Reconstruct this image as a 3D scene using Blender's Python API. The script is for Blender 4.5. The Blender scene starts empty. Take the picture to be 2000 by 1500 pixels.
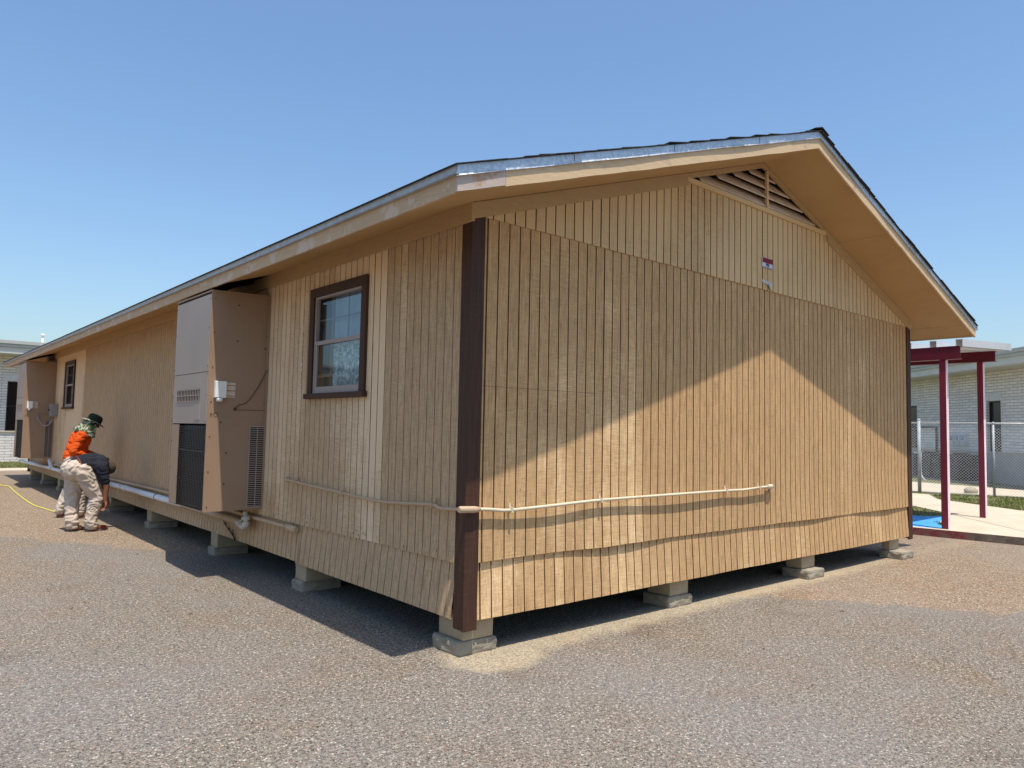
import bpy, bmesh, math, random
from mathutils import Vector, Matrix, noise
R = math.radians
random.seed(7)
sc = bpy.context.scene

# ------------------------------------------------------------------ camera
cam_d = bpy.data.cameras.new('camera'); cam = bpy.data.objects.new('camera', cam_d)
sc.collection.objects.link(cam); sc.camera = cam
cam_d.sensor_width = 36; cam_d.sensor_fit = 'HORIZONTAL'; cam_d.lens = 36*1433.8/2000
cam_d.clip_start = 0.05; cam_d.clip_end = 2000
r_ = Vector((0.75771993, -0.65226715, 0.02020063)); u_ = Vector((-0.05580382, -0.03392193, 0.99786534)); f_ = Vector((0.65018954, 0.75722973, 0.06210233))
M = Matrix((( r_.x, u_.x, -f_.x, -3.1857), (r_.y, u_.y, -f_.y, -4.1761), (r_.z, u_.z, -f_.z, 1.6034), (0, 0, 0, 1)))
cam.matrix_world = M
# ------------------------------------------------------------------ sky and sun
SX, SY = 0.091, 0.323
EL = math.atan(1/math.hypot(SX, SY)); AZ = math.atan2(-SX, -SY)
w = bpy.data.worlds.new('World'); sc.world = w; w.use_nodes = True
wn = w.node_tree; wn.nodes.clear()
sky = wn.nodes.new('ShaderNodeTexSky'); sky.sky_type = 'NISHITA'; sky.sun_disc = False
sky.sun_elevation = EL; sky.sun_rotation = AZ; sky.air_density = 1.3; sky.dust_density = 1.6; sky.ozone_density = 1.5
bg = wn.nodes.new('ShaderNodeBackground'); bg.inputs[1].default_value = 0.134
wo = wn.nodes.new('ShaderNodeOutputWorld')
tint = wn.nodes.new('ShaderNodeMix'); tint.data_type = 'RGBA'; tint.blend_type = 'MULTIPLY'; tint.inputs[0].default_value = 1
tint.inputs[7].default_value = (.88, 1.03, 1.19, 1)
wn.links.new(sky.outputs[0], tint.inputs[6]); wn.links.new(tint.outputs[2], bg.inputs[0]); wn.links.new(bg.outputs[0], wo.inputs[0])
sd = bpy.data.lights.new('sun', 'SUN'); sd.energy = 4.9; sd.angle = R(0.53); sd.color = (1.0, 0.93, 0.84)
so = bpy.data.objects.new('sun', sd); sc.collection.objects.link(so)
so.rotation_euler = Vector((SX, SY, -1)).to_track_quat('-Z', 'Y').to_euler(); so.location = (-5, -10, 20)
sc.view_settings.view_transform = 'Standard'; sc.view_settings.look = 'None'
sc.view_settings.gamma = 1; sc.view_settings.exposure = 0.17; sc.view_settings.use_curve_mapping = False

# ------------------------------------------------------------------ helpers
def tag(o, label=None, cat=None, group=None, kind=None):
    if label: o['label'] = label
    if cat: o['category'] = cat
    if group: o['group'] = group
    if kind: o['kind'] = kind
    return o
def empty(name, loc=(0, 0, 0), rz=0.0):
    o = bpy.data.objects.new(name, None); sc.collection.objects.link(o)
    o.location = loc; o.rotation_euler = (0, 0, rz); o.empty_display_size = .2
    return o
def copy_tree(o, parent=None):
    c = o.copy(); sc.collection.objects.link(c); c.parent = parent
    for ch in list(o.children): copy_tree(ch, c)
    return c
class MB:
    def __init__(s): s.v = []; s.f = []; s.m = []; s.sm = []; s.attr = []
    def face(s, idx, m=0, sm=False, a=0.0): s.f.append(idx); s.m.append(m); s.sm.append(sm); s.attr.append(a)
    def quad(s, *p, m=0, a=0.0):
        n = len(s.v); s.v += [tuple(q) for q in p]; s.face(tuple(range(n, n+len(p))), m, False, a)
    def box(s, a, b, m=0, mat=None, at=0.0):
        x0, y0, z0 = a; x1, y1, z1 = b
        P = [(x0,y0,z0),(x1,y0,z0),(x1,y1,z0),(x0,y1,z0),(x0,y0,z1),(x1,y0,z1),(x1,y1,z1),(x0,y1,z1)]
        if mat is not None: P = [tuple(mat @ Vector(q)) for q in P]
        n = len(s.v); s.v += P
        for q in ((3,2,1,0),(4,5,6,7),(0,1,5,4),(1,2,6,5),(2,3,7,6),(3,0,4,7)): s.face(tuple(n+i for i in q), m, False, at)
        return s
    def hexa(s, P, m=0, at=0.0):   # 8 points, bottom ring then top ring
        n = len(s.v); s.v += [tuple(q) for q in P]
        for q in ((3,2,1,0),(4,5,6,7),(0,1,5,4),(1,2,6,5),(2,3,7,6),(3,0,4,7)): s.face(tuple(n+i for i in q), m, False, at)
        return s
    def tube(s, path, rad, seg=10, m=0, caps=True):
        pts = [Vector(p) for p in path]; n0 = len(s.v); K = len(pts)
        rads = rad if isinstance(rad, (list, tuple)) else [rad]*K
        prev = None
        for i, p in enumerate(pts):
            t = (pts[min(i+1, K-1)]-pts[max(i-1, 0)]).normalized()
            if prev is None:
                a = Vector((0, 0, 1)) if abs(t.z) < .9 else Vector((1, 0, 0)); a = (a - t*a.dot(t)).normalized()
            else: a = (prev - t*prev.dot(t)).normalized()
            prev = a; b = t.cross(a)
            for k in range(seg):
                th = 2*math.pi*k/seg; s.v.append(tuple(p + (a*math.cos(th)+b*math.sin(th))*rads[i]))
        for i in range(K-1):
            for k in range(seg):
                s.face((n0+i*seg+k, n0+i*seg+(k+1)%seg, n0+(i+1)*seg+(k+1)%seg, n0+(i+1)*seg+k), m, True)
        if caps:
            s.face(tuple(n0+k for k in range(seg))[::-1], m); s.face(tuple(n0+(K-1)*seg+k for k in range(seg)), m)
        return s
    def sphere(s, c, r, seg=10, rings=6, m=0, sc3=(1,1,1)):
        n0 = len(s.v); c = Vector(c)
        for i in range(1, rings):
            ph = math.pi*i/rings
            for k in range(seg):
                th = 2*math.pi*k/seg
                s.v.append((c.x+r*sc3[0]*math.sin(ph)*math.cos(th), c.y+r*sc3[1]*math.sin(ph)*math.sin(th), c.z+r*sc3[2]*math.cos(ph)))
        s.v += [(c.x, c.y, c.z+r*sc3[2]), (c.x, c.y, c.z-r*sc3[2])]; T = len(s.v)-2; B = T+1
        for i in range(rings-2):
            for k in range(seg): s.face((n0+i*seg+k, n0+(i+1)*seg+k, n0+(i+1)*seg+(k+1)%seg, n0+i*seg+(k+1)%seg), m, True)
        for k in range(seg):
            s.face((T, n0+k, n0+(k+1)%seg), m, True); s.face((B, n0+(rings-2)*seg+(k+1)%seg, n0+(rings-2)*seg+k), m, True)
        return s
    def build(s, name, mats, parent=None, bevel=0, label=None, recalc=False):
        me = bpy.data.meshes.new(name); me.from_pydata(s.v, [], s.f)
        for mt in (mats if isinstance(mats, (list, tuple)) else [mats]): me.materials.append(mt)
        me.polygons.foreach_set('material_index', s.m); me.polygons.foreach_set('use_smooth', s.sm)
        at = me.attributes.new('wear', 'FLOAT', 'FACE'); at.data.foreach_set('value', s.attr)
        me.update()
        if bevel or recalc:
            bm = bmesh.new(); bm.from_mesh(me)
            bmesh.ops.remove_doubles(bm, verts=bm.verts, dist=1e-5) if recalc else None
            bmesh.ops.recalc_face_normals(bm, faces=bm.faces)
            if bevel:
                bmesh.ops.bevel(bm, geom=[e for e in bm.edges if e.calc_face_angle(0) > .5], offset=bevel, segments=2, profile=.6, affect='EDGES')
            bm.to_mesh(me); bm.free()
        o = bpy.data.objects.new(name, me); sc.collection.objects.link(o)
        if parent: o.parent = parent
        if label: o['label'] = label
        return o
def nz(x, y, z=0.0, s=1.0): return noise.noise(Vector((x*s, y*s, z*s)))

# ------------------------------------------------------------------ materials
class NT:
    def __init__(s, name):
        s.mat = bpy.data.materials.new(name); s.mat.use_nodes = True; s.t = s.mat.node_tree
        s.b = s.t.nodes['Principled BSDF']; s.out = s.t.nodes['Material Output']
        tc = s.t.nodes.new('ShaderNodeTexCoord'); s.obj = tc.outputs['Object']
    def n(s, typ, **kw):
        nd = s.t.nodes.new(typ)
        for k, v in kw.items():
            if hasattr(nd, k) and not k[0].isupper(): setattr(nd, k, v)
        return nd
    def link(s, a, b): s.t.links.new(a, b)
    def setin(s, sock, v):
        if isinstance(v, bpy.types.NodeSocket): s.link(v, sock)
        else:
            if isinstance(v, (tuple, list)) and len(v) == 3 and len(sock.default_value) == 4: v = (*v, 1)
            sock.default_value = v
    def noise(s, scale=5, detail=4, rough=.55, vec=None, mul=None, dist=0):
        v = vec or s.obj
        if mul:
            mp = s.n('ShaderNodeMapping'); mp.inputs['Scale'].default_value = mul; s.link(v, mp.inputs['Vector']); v = mp.outputs[0]
        nd = s.n('ShaderNodeTexNoise'); nd.inputs['Scale'].default_value = scale; nd.inputs['Detail'].default_value = detail
        nd.inputs['Roughness'].default_value = rough; nd.inputs['Distortion'].default_value = dist
        s.link(v, nd.inputs['Vector']); return nd.outputs[0]
    def voro(s, scale, feature='F1', out='Distance', rnd=1.0, mul=None):
        v = s.obj
        if mul:
            mp = s.n('ShaderNodeMapping'); mp.inputs['Scale'].default_value = mul; s.link(v, mp.inputs['Vector']); v = mp.outputs[0]
        nd = s.n('ShaderNodeTexVoronoi'); nd.feature = feature; nd.inputs['Scale'].default_value = scale; nd.inputs['Randomness'].default_value = rnd
        s.link(v, nd.inputs['Vector']); return nd.outputs[out]
    def math(s, op, a, b=None, clamp=False):
        nd = s.n('ShaderNodeMath'); nd.operation = op; nd.use_clamp = clamp
        s.setin(nd.inputs[0], a)
        if b is not None: s.setin(nd.inputs[1], b)
        return nd.outputs[0]
    def ramp(s, v, a, b, lo=0.0, hi=1.0):
        nd = s.n('ShaderNodeMapRange'); s.setin(nd.inputs[0], v)
        for i, x in enumerate((a, b, lo, hi)): nd.inputs[1+i].default_value = x
        return nd.outputs[0]
    def mix(s, f, a, b, mode='MIX'):
        nd = s.n('ShaderNodeMix'); nd.data_type = 'RGBA'; nd.blend_type = mode
        s.setin(nd.inputs[0], f); s.setin(nd.inputs[6], a); s.setin(nd.inputs[7], b); return nd.outputs[2]
    def attr(s, name):
        nd = s.n('ShaderNodeAttribute'); nd.attribute_name = name; return nd.outputs['Fac']
    def sep(s, v=None):
        nd = s.n('ShaderNodeSeparateXYZ'); s.link(v or s.obj, nd.inputs[0]); return nd.outputs
    def bump(s, h, dist=.01, strength=1.0):
        nd = s.n('ShaderNodeBump'); nd.inputs['Distance'].default_value = dist; nd.inputs['Strength'].default_value = strength
        s.link(h, nd.inputs['Height']); s.link(nd.outputs[0], s.b.inputs['Normal'])
    def fin(s, col=None, rough=.7, metal=0, spec=.3):
        if col is not None: s.setin(s.b.inputs['Base Color'], col)
        s.setin(s.b.inputs['Roughness'], rough); s.setin(s.b.inputs['Metallic'], metal)
        s.b.inputs['Specular IOR Level'].default_value = spec
        return s.mat
def simple(name, col, rough=.7, metal=0, spec=.3, var=.12, scale=8, bumpd=0):
    n = NT(name); a = n.noise(scale, 5, .6)
    c = n.mix(n.ramp(a, .3, .7), [x*(1-var) for x in col], [min(1, x*(1+var)) for x in col])
    if bumpd: n.bump(n.noise(scale*8, 4), bumpd)
    return n.fin(c, rough, metal, spec)

def siding_mat(name, paint, worn, amount, side=False):
    n = NT(name)
    vs = n.noise(1, 5, .7, mul=(75, 75, 5)); hs = n.noise(1, 5, .7, mul=(9, 9, 110)); bl = n.noise(1, 5, .6, mul=(3, 3, 1.1)); fine = n.noise(190, 3, .6)
    big = n.noise(.8, 3, .5)
    k = n.math('ADD', n.math('MULTIPLY', vs, .4), n.math('ADD', n.math('MULTIPLY', hs, .32), n.math('MULTIPLY', bl, .38)))
    k = n.math('ADD', k, n.math('MULTIPLY', fine, .2))
    k = n.math('ADD', k, n.math('MULTIPLY', n.math('SUBTRACT', n.attr('wear'), .5), .5))
    k = n.ramp(k, .60-amount*.2, .76-amount*.2)
    worn2 = n.mix(n.ramp(vs, .4, .62), worn, [x*1.42 for x in worn])
    c = n.mix(k, paint, worn2)
    bl2 = n.math('ADD', n.math('MULTIPLY', n.noise(1, 6, .75, mul=(62, 62, 7)), .55), n.math('MULTIPLY', n.noise(1, 5, .75, mul=(12, 12, 95)), .45)); c = n.mix(n.math('MULTIPLY', n.ramp(bl2, .47, .60, 0, .5), k), c, [x*.55 for x in worn])
    # soft unevenness of the old paint, board to board
    c = n.mix(n.ramp(big, .35, .68, 0, .16), c, [x*.62 for x in paint])
    # weathered paint splits along the grain and small dark nail / mildew specks
    spl = n.ramp(n.noise(1, 2, .5, mul=(130, 130, 3.2)), .66, .72, 0, .55)
    c = n.mix(n.math('MULTIPLY', spl, n.ramp(bl, .42, .6)), c, [x*.3 for x in worn])
    sp = n.voro(9, mul=(1, 1, .6)); sp = n.ramp(sp, .025, .045, .75, 0)
    c = n.mix(sp, c, (.05, .035, .02))
    if side:   # peeling split beside the window, mildew spots at the damp lower edge
        x, y, z = n.sep(); d = n.math('ABSOLUTE', n.math('SUBTRACT', n.math('ADD', y, n.math('MULTIPLY', n.math('SUBTRACT', n.noise(6, 3), .5), .05)), 2.735))
        zr = n.math('MULTIPLY', n.ramp(z, 1.85, 1.9), n.ramp(z, 2.95, 2.6)); pl = n.math('MULTIPLY', n.ramp(d, .007, .010, 1, 0), zr, True)
        c = n.mix(n.math('MULTIPLY', pl, .8), c, n.mix(n.ramp(n.noise(30, 3), .45, .55), (.75, .70, .66), (.14, .085, .05)))
        mv = n.voro(38, mul=(1, 1, .55)); lowm = n.math('MULTIPLY', n.math('MULTIPLY', n.ramp(z, .80, .69), n.ramp(z, .63, .65)), n.ramp(n.noise(3, 4), .45, .6), True)
        c = n.mix(n.math('MULTIPLY', n.ramp(mv, .22, .34, .85, 0), lowm), c, (.05, .04, .03))
    n.bump(n.math('ADD', n.math('MULTIPLY', vs, .7), n.math('MULTIPLY', hs, .5)), .0035, .9)
    return n.fin(c, .85, 0, .18)
M_sid_g = siding_mat('weathered_gable_siding', (.87, .60, .325), (.45, .275, .13), .66)
M_sid_u = siding_mat('upper_gable_paint', (.69, .475, .25), (.48, .315, .155), .1)
M_sid_l = siding_mat('side_wall_siding', (.78, .575, .365), (.43, .29, .165), .45, True)
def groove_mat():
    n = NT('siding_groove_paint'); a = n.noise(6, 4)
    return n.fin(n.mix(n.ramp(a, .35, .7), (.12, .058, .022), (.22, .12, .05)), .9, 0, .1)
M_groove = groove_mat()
M_groove_l = simple('side_groove_shade_paint', (.40, .28, .18), .9, 0, .1, .3, 5)  # wall paint darkened, with the shadow inside the grooves put into its colour
def trim_mat():
    n = NT('dark_brown_trim_paint'); g = n.noise(1, 4, .7, mul=(70, 70, 3)); h = n.noise(1, 3, .6, mul=(8, 8, 60))
    c = n.mix(n.ramp(g, .35, .7), (.046, .020, .011), (.078, .034, .019)); c = n.mix(n.ramp(h, .58, .75, 0, .5), c, (.10, .046, .026))
    n.bump(n.math('ADD', g, h), .003, .6); return n.fin(c, .62, 0, .3)
M_trim = trim_mat()
def fascia_mat(name, c1, c2, peel=.5):
    n = NT(name); g = n.noise(1, 5, .7, mul=(7, 7, 60)); b = n.noise(3.2, 6, .7)
    c = n.mix(n.ramp(g, .35, .7), c1, [x*.86 for x in c1])
    c = n.mix(n.ramp(b, .60-.1*peel, .66-.1*peel, 0, .85), c, c2)
    cr = n.ramp(n.noise(1, 3, .6, mul=(3, 3, 90)), .68, .74, 0, .7)
    c = n.mix(cr, c, (.16, .10, .07)); n.bump(g, .003, .5)
    return n.fin(c, .75, 0, .25)
M_fascia = fascia_mat('fascia_paint', (.64, .46, .275), (.46, .34, .24), .5)
M_fascia_peel = fascia_mat('peeling_eave_fascia', (.54, .385, .235), (.60, .47, .37), .75)
M_bare = fascia_mat('bare_weathered_board', (.52, .42, .36), (.42, .25, .15), .5)
def soffit_mat():
    n = NT('soffit_paint'); a = n.noise(2.2, 5, .6); x, y, z = n.sep()
    c = n.mix(n.ramp(a, .3, .7), (.46, .285, .125), (.52, .33, .15))
    j = n.math('ABSOLUTE', n.math('SUBTRACT', n.math('FRACT', n.math('DIVIDE', n.math('ADD', x, .5), 2.42)), .5))
    c = n.mix(n.ramp(j, .0009, .0016, .55, 0), c, (.12, .07, .03))
    pe = n.math('MULTIPLY', n.ramp(n.noise(14, 5, .75), .60, .64), n.math('MULTIPLY', n.ramp(n.noise(2.1, 2), .56, .62), n.ramp(x, 5.6, 6.4)), True)
    c = n.mix(n.math('MULTIPLY', pe, .75), c, (.20, .115, .055))
    st = n.ramp(n.noise(1.1, 5, .7), .58, .72, 0, .3); c = n.mix(st, c, (.30, .17, .07))
    return n.fin(c, .75, 0, .25)
M_soffit = soffit_mat()
M_frieze = fascia_mat('frieze_paint', (.50, .33, .16), (.42, .27, .13), .1)
def galv():
    n = NT('galvanized_drip_edge'); v = n.voro(55, out='Color'); s = n.n('ShaderNodeSeparateColor'); n.link(v, s.inputs[0])
    c = n.mix(n.ramp(s.outputs[0], 0, 1), (.42, .46, .50), (.60, .65, .69)); c = n.mix(n.ramp(n.noise(7, 5), .55, .75, 0, .5), c, (.50, .45, .38))
    return n.fin(c, n.ramp(s.outputs[0], 0, 1, .38, .52), .65, .5)
M_galv = galv()
M_galv_dull = simple('dull_galvanized_steel', (.45, .44, .42), .55, .5, .5, .15, 12)
def shingle():
    n = NT('asphalt_shingles'); a = n.noise(260, 3, .7); b = n.noise(2, 4)
    c = n.mix(n.ramp(a, .35, .65), (.022, .021, .022), (.085, .078, .072)); c = n.mix(n.ramp(b, .4, .7, 0, .4), c, (.05, .043, .036))
    n.bump(a, .004); return n.fin(c, .95, 0, .1)
M_shingle = shingle()
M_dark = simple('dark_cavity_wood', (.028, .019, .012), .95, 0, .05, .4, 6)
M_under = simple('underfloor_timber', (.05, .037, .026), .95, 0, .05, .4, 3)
M_vinyl = simple('mauve_vinyl_sash', (.34, .275, .245), .45, 0, .4, .05, 5)
M_grid = simple('dark_muntin', (.10, .11, .12), .6)
def cmu():
    n = NT('tan_concrete_block'); a = n.noise(120, 5, .7); b = n.noise(4, 5, .6); v = n.voro(150)
    c = n.mix(n.ramp(b, .35, .7), (.48, .38, .25), (.36, .28, .185)); c = n.mix(n.ramp(v, .05, .22, .6, 0), c, (.10, .08, .06))
    n.bump(a, .006); return n.fin(c, .95, 0, .1)
M_block = cmu()
def padm():
    n = NT('rough_concrete_pad'); a = n.noise(70, 6, .75); b = n.noise(5, 5, .6); v = n.voro(95)
    c = n.mix(n.ramp(b, .35, .7), (.42, .36, .27), (.28, .245, .19)); c = n.mix(n.ramp(a, .62, .72, 0, .8), c, (.5, .47, .4)); c = n.mix(n.ramp(v, .05, .2, .6, 0), c, (.06, .055, .05))
    n.bump(a, .014); return n.fin(c, .95, 0, .1)
M_pad = padm()
def ac_mat(name, col, pink=.0):
    n = NT(name); b = n.noise(1.3, 4, .5); d = n.noise(1, 4, .6, mul=(12, 12, 1.2)); sp = n.voro(6)
    c = n.mix(n.ramp(b, .3, .75), col, [x*.86 for x in col]); c = n.mix(n.ramp(d, .55, .8, 0, .25), c, [x*.7 for x in col])
    c = n.mix(n.ramp(sp, .02, .03, .5, 0), c, (.07, .045, .03))
    return n.fin(c, .5, 0, .35)
M_ac = ac_mat('tan_sheet_metal_paint', (.34, .225, .145))
M_acf = ac_mat('greyer_sheet_metal_paint', (.36, .29, .24))  # greyer tone for the front panels and grilles
M_black = simple('black_coil_guard', (.018, .018, .02), .5, .2, .4)
M_coil = simple('dark_condenser_coil', (.08, .095, .12), .45, .6, .4, .3, 30)
M_slot = simple('dark_opening', (.008, .008, .009), .9)
M_pvc = simple('white_pvc', (.66, .67, .68), .35, 0, .45, .06, 9)
M_pvc_old = simple('weathered_pvc', (.50, .47, .41), .5, 0, .35, .18, 14)
M_conduit = fascia_mat('cream_painted_conduit', (.66, .56, .40), (.56, .44, .29), .15)
M_conduit_s = fascia_mat('tan_painted_conduit', (.52, .37, .235), (.44, .31, .19), .1)
M_screw = simple('rusty_screw', (.06, .03, .02), .7)
M_white = simple('white_plastic', (.80, .79, .75), .4, 0, .4, .05, 10)
M_paper = simple('faded_paper_label', (.60, .52, .42), .8, 0, .1, .15, 25)
M_ochre = simple('faded_ochre_label_band', (.42, .25, .10), .8, 0, .1, .1, 20)
M_cable = simple('dark_cable', (.05, .035, .025), .6)
M_signred = simple('faded_red_sign_face', (.25, .012, .028), .5, 0, .3, .12, 30)
M_signwhite = simple('white_sign_face', (.60, .60, .66), .5, 0, .3, .05, 30)
M_ink = simple('dark_ink', (.02, .02, .035), .6)
M_inkred = simple('dark_red_ink', (.07, .004, .01), .6)

# ground -----------------------------------------------------------
def asphalt():
    n = NT('worn_exposed_aggregate_asphalt')
    v = n.n('ShaderNodeTexVoronoi'); v.inputs['Scale'].default_value = 88; n.link(n.obj, v.inputs['Vector'])
    cs = n.n('ShaderNodeSeparateColor'); n.link(v.outputs['Color'], cs.inputs[0]); R_, G_, B_ = cs.outputs[0], cs.outputs[1], cs.outputs[2]
    v2 = n.n('ShaderNodeTexVoronoi'); v2.inputs['Scale'].default_value = 240; n.link(n.obj, v2.inputs['Vector'])
    cs2 = n.n('ShaderNodeSeparateColor'); n.link(v2.outputs['Color'], cs2.inputs[0])
    big = n.noise(.32, 5, .6, dist=.4); mid = n.noise(1.6, 5, .62, dist=.6); x, y, z = n.sep()
    base = n.mix(n.ramp(cs2.outputs[0], 0, 1), (.055, .047, .038), (.41, .372, .315))
    # stones of the aggregate: grey, tan, a few near white or reddish
    stone = n.mix(n.ramp(G_, .1, .9), (.15, .132, .110), (.43, .385, .325))
    stone = n.mix(n.ramp(B_, .925, .94, 0, 1), stone, (.80, .73, .63))
    stone = n.mix(n.ramp(B_, .085, .10, 1, 0), stone, (.36, .20, .13))
    stone = n.mix(n.ramp(G_, .17, .185, 1, 0), stone, (.030, .026, .022))
    edge = n.ramp(v.outputs['Distance'], .0035, .0055)     # set by scale below
    sel = n.ramp(R_, .28, .31)
    k = n.math('MULTIPLY', sel, n.ramp(v.outputs['Distance'], .38, .52, 1, 0))
    c = n.mix(k, base, stone)
    gr = n.noise(42, 3, .7); c = n.mix(n.ramp(gr, .40, .52, .5, 0), c, (.045, .038, .03)); c = n.mix(n.ramp(gr, .56, .66, 0, .45), c, (.52, .465, .39))
    # large-scale patches: bluish dusty, rusty brown, pale worn
    c = n.mix(n.ramp(mid, .50, .68, 0, .62), c, n.mix(1.0, c, (1.0, .88, .76), 'MULTIPLY'))
    c = n.mix(n.ramp(big, .45, .66, 0, .7), c, n.mix(.35, n.mix(1.0, c, (.95, .97, 1.06), 'MULTIPLY'), (.29, .285, .29)))
    c = n.mix(n.ramp(n.noise(.9, 4, .6), .60, .72, 0, .55), c, n.mix(1.0, c, (.66, .62, .60), 'MULTIPLY'))
    # the newer brown gravelly surfacing near the far right corner
    rx = n.math('ADD', n.math('ADD', x, n.math('MULTIPLY', n.math('SUBTRACT', mid, .5), .9)), n.math('MULTIPLY', y, .05))
    e1 = n.ramp(n.math('ADD', n.math('SUBTRACT', rx, 3.55), n.math('MULTIPLY', n.math('ADD', y, .1), .62)), -.03, .05)
    e2 = n.ramp(n.math('ADD', n.math('ADD', y, 2.05), n.math('MULTIPLY', n.math('SUBTRACT', mid, .5), .5)), -.02, .05)
    patch = n.math('MULTIPLY', e1, e2, True)
    br = n.mix(1.0, n.mix(.35, c, stone), (1.14, 1.02, .88), 'MULTIPLY')
    c = n.mix(n.math('MULTIPLY', patch, .95), c, br)
    # pinkish worn strip out on the left
    lx = n.ramp(n.math('ADD', n.math('ADD', x, 2.0), n.math('MULTIPLY', n.math('SUBTRACT', big, .5), 2.5)), -.3, .5, 1, 0)
    ly = n.ramp(n.math('ADD', n.math('SUBTRACT', y, 3.2), n.math('MULTIPLY', n.math('SUBTRACT', mid, .5), 5.0)), -1.8, 2.6)
    c = n.mix(n.math('MULTIPLY', n.math('MULTIPLY', lx, ly, True), .8), c, n.mix(1.0, c, (1.16, 1.03, .92), 'MULTIPLY'))
    # yellow blasting sand along the foot of the gable and round the corner pier
    d0 = n.math('ADD', n.math('ABSOLUTE', n.math('ADD', n.math('ADD', y, .02), n.math('MULTIPLY', x, -.004))), n.math('MULTIPLY', n.ramp(x, 0, 3.5), .03))
    side = n.ramp(n.math('ADD', x, n.math('MULTIPLY', n.math('SUBTRACT', mid, .5), .12)), -.20, -.08)
    sandw = n.math('ADD', d0, n.math('MULTIPLY', n.math('SUBTRACT', n.noise(5, 5, .7), .5), .28))
    sand = n.math('MULTIPLY', n.ramp(sandw, .10, .26, 1, 0), n.math('MULTIPLY', side, n.ramp(x, 5.2, 7.6, 1, .25)), True)
    cx2 = n.math('POWER', n.math('SUBTRACT', x, .22), 2.0); cy2 = n.math('POWER', n.math('ADD', y, .10), 2.0)
    rad = n.math('ADD', n.math('SQRT', n.math('ADD', n.math('MULTIPLY', cx2, .55), cy2)), n.math('MULTIPLY', n.math('SUBTRACT', n.noise(4, 4), .5), .2))
    sand = n.math('MAXIMUM', sand, n.ramp(rad, .24, .33, 1, 0))
    speck = n.math('MULTIPLY', n.ramp(G_, .62, .66, 1, .3), n.ramp(cs2.outputs[2], .75, .8, 1, .35))
    sandc = n.mix(n.ramp(cs2.outputs[1], 0, 1), (.50, .41, .26), (.70, .60, .42))
    c = n.mix(n.math('MULTIPLY', n.math('MULTIPLY', sand, speck), .7), c, sandc)
    c = n.mix(1.0, c, (.915, .885, .845), 'MULTIPLY')
    n.bump(n.math('ADD', n.math('MULTIPLY', k, n.ramp(v.outputs['Distance'], 0, .5, 1, .3)), n.math('MULTIPLY', cs2.outputs[0], .35)), .006, .8)
    return n.fin(c, .9, 0, .15)
M_asphalt = asphalt()
def concrete(name, c1, c2):
    n = NT(name); a = n.noise(2, 6, .65); b = n.noise(90, 4, .7)
    c = n.mix(n.ramp(a, .3, .7), c1, c2); c = n.mix(n.ramp(b, .4, .7, 0, .3), c, [x*.7 for x in c1]); n.bump(b, .002)
    return n.fin(c, .9, 0, .15)
M_walk = concrete('sidewalk_concrete', (.50, .42, .31), (.60, .51, .39))
M_kerb = concrete('stained_kerb_concrete', (.16, .13, .11), (.30, .25, .21))
def kerbm():
    n = NT('stained_kerb'); a = n.noise(5, 6, .7); x, y, z = n.sep()
    c = n.mix(n.ramp(a, .35, .65), (.12, .09, .075), (.26, .21, .17))
    red = n.math('MULTIPLY', n.ramp(y, -.25, .1), n.ramp(y, 1.5, 1.3), True)
    c = n.mix(n.math('MULTIPLY', red, n.ramp(a, .4, .55)), c, (.20, .05, .055)); return n.fin(c, .9, 0, .15)
M_kerb = kerbm()
def bluep():
    n = NT('blue_painted_concrete'); a = n.noise(3, 6, .7)
    return n.fin(n.mix(n.ramp(a, .3, .7), (.05, .27, .60), (.10, .36, .70)), .75, 0, .2)
M_blue = bluep()
def soil():
    n = NT('grassy_soil'); a = n.noise(3, 6, .7); b = n.noise(40, 4, .7)
    c = n.mix(n.ramp(a, .4, .6), (.13, .15, .05), (.25, .21, .13)); c = n.mix(n.ramp(b, .4, .65, 0, .6), c, (.06, .075, .025)); n.bump(b, .02)
    return n.fin(c, .95, 0, .1)
M_soil = soil()
def blade():
    n = NT('grass_blade'); a = n.noise(4, 4); c = n.mix(n.ramp(a, .35, .65), (.10, .15, .03), (.30, .27, .11)); return n.fin(c, .8, 0, .2)
M_blade = blade()
def brick(name, c1, c2, mort, axis):
    n = NT(name); x, y, z = n.sep(); cb = n.n('ShaderNodeCombineXYZ'); n.link(n.math('ADD', x, n.math('MULTIPLY', y, 1.0)) if axis is None else (x, y)[axis], cb.inputs[0]); n.link(z, cb.inputs[1])
    bt = n.n('ShaderNodeTexBrick'); n.link(cb.outputs[0], bt.inputs['Vector']); bt.inputs['Scale'].default_value = 1
    bt.inputs['Brick Width'].default_value = .41; bt.inputs['Row Height'].default_value = .102; bt.inputs['Mortar Size'].default_value = .007; bt.inputs['Bias'].default_value = -.1
    bt.inputs['Color1'].default_value = (*c1, 1); bt.inputs['Color2'].default_value = (*c2, 1); bt.inputs['Mortar'].default_value = (*mort, 1)
    a = n.noise(1.5, 5); c = n.mix(n.ramp(a, .35, .75, 0, .22), bt.outputs[0], (.35, .33, .30))
    n.bump(n.math('SUBTRACT', 1.0, bt.outputs['Fac']), .008); return n.fin(c, .85, 0, .2)
M_brick = brick('white_brick', (.80, .755, .70), (.66, .63, .59), (.24, .23, .22), 0)
M_capw = simple('painted_roof_fascia', (.55, .55, .50), .5, 0, .3, .06, 2)
M_cap2 = simple('roof_gutter_band', (.42, .43, .40), .5, 0, .3, .06, 2)
M_ledge = simple('ledge_stone', (.50, .43, .33), .8, 0, .2, .1, 6)
M_wall2 = simple('plastered_lower_wall', (.44, .41, .37), .85, 0, .15, .1, 2)
M_darkglass = simple('dark_window_glass', (.006, .007, .010), .12, 0, .5)
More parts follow.
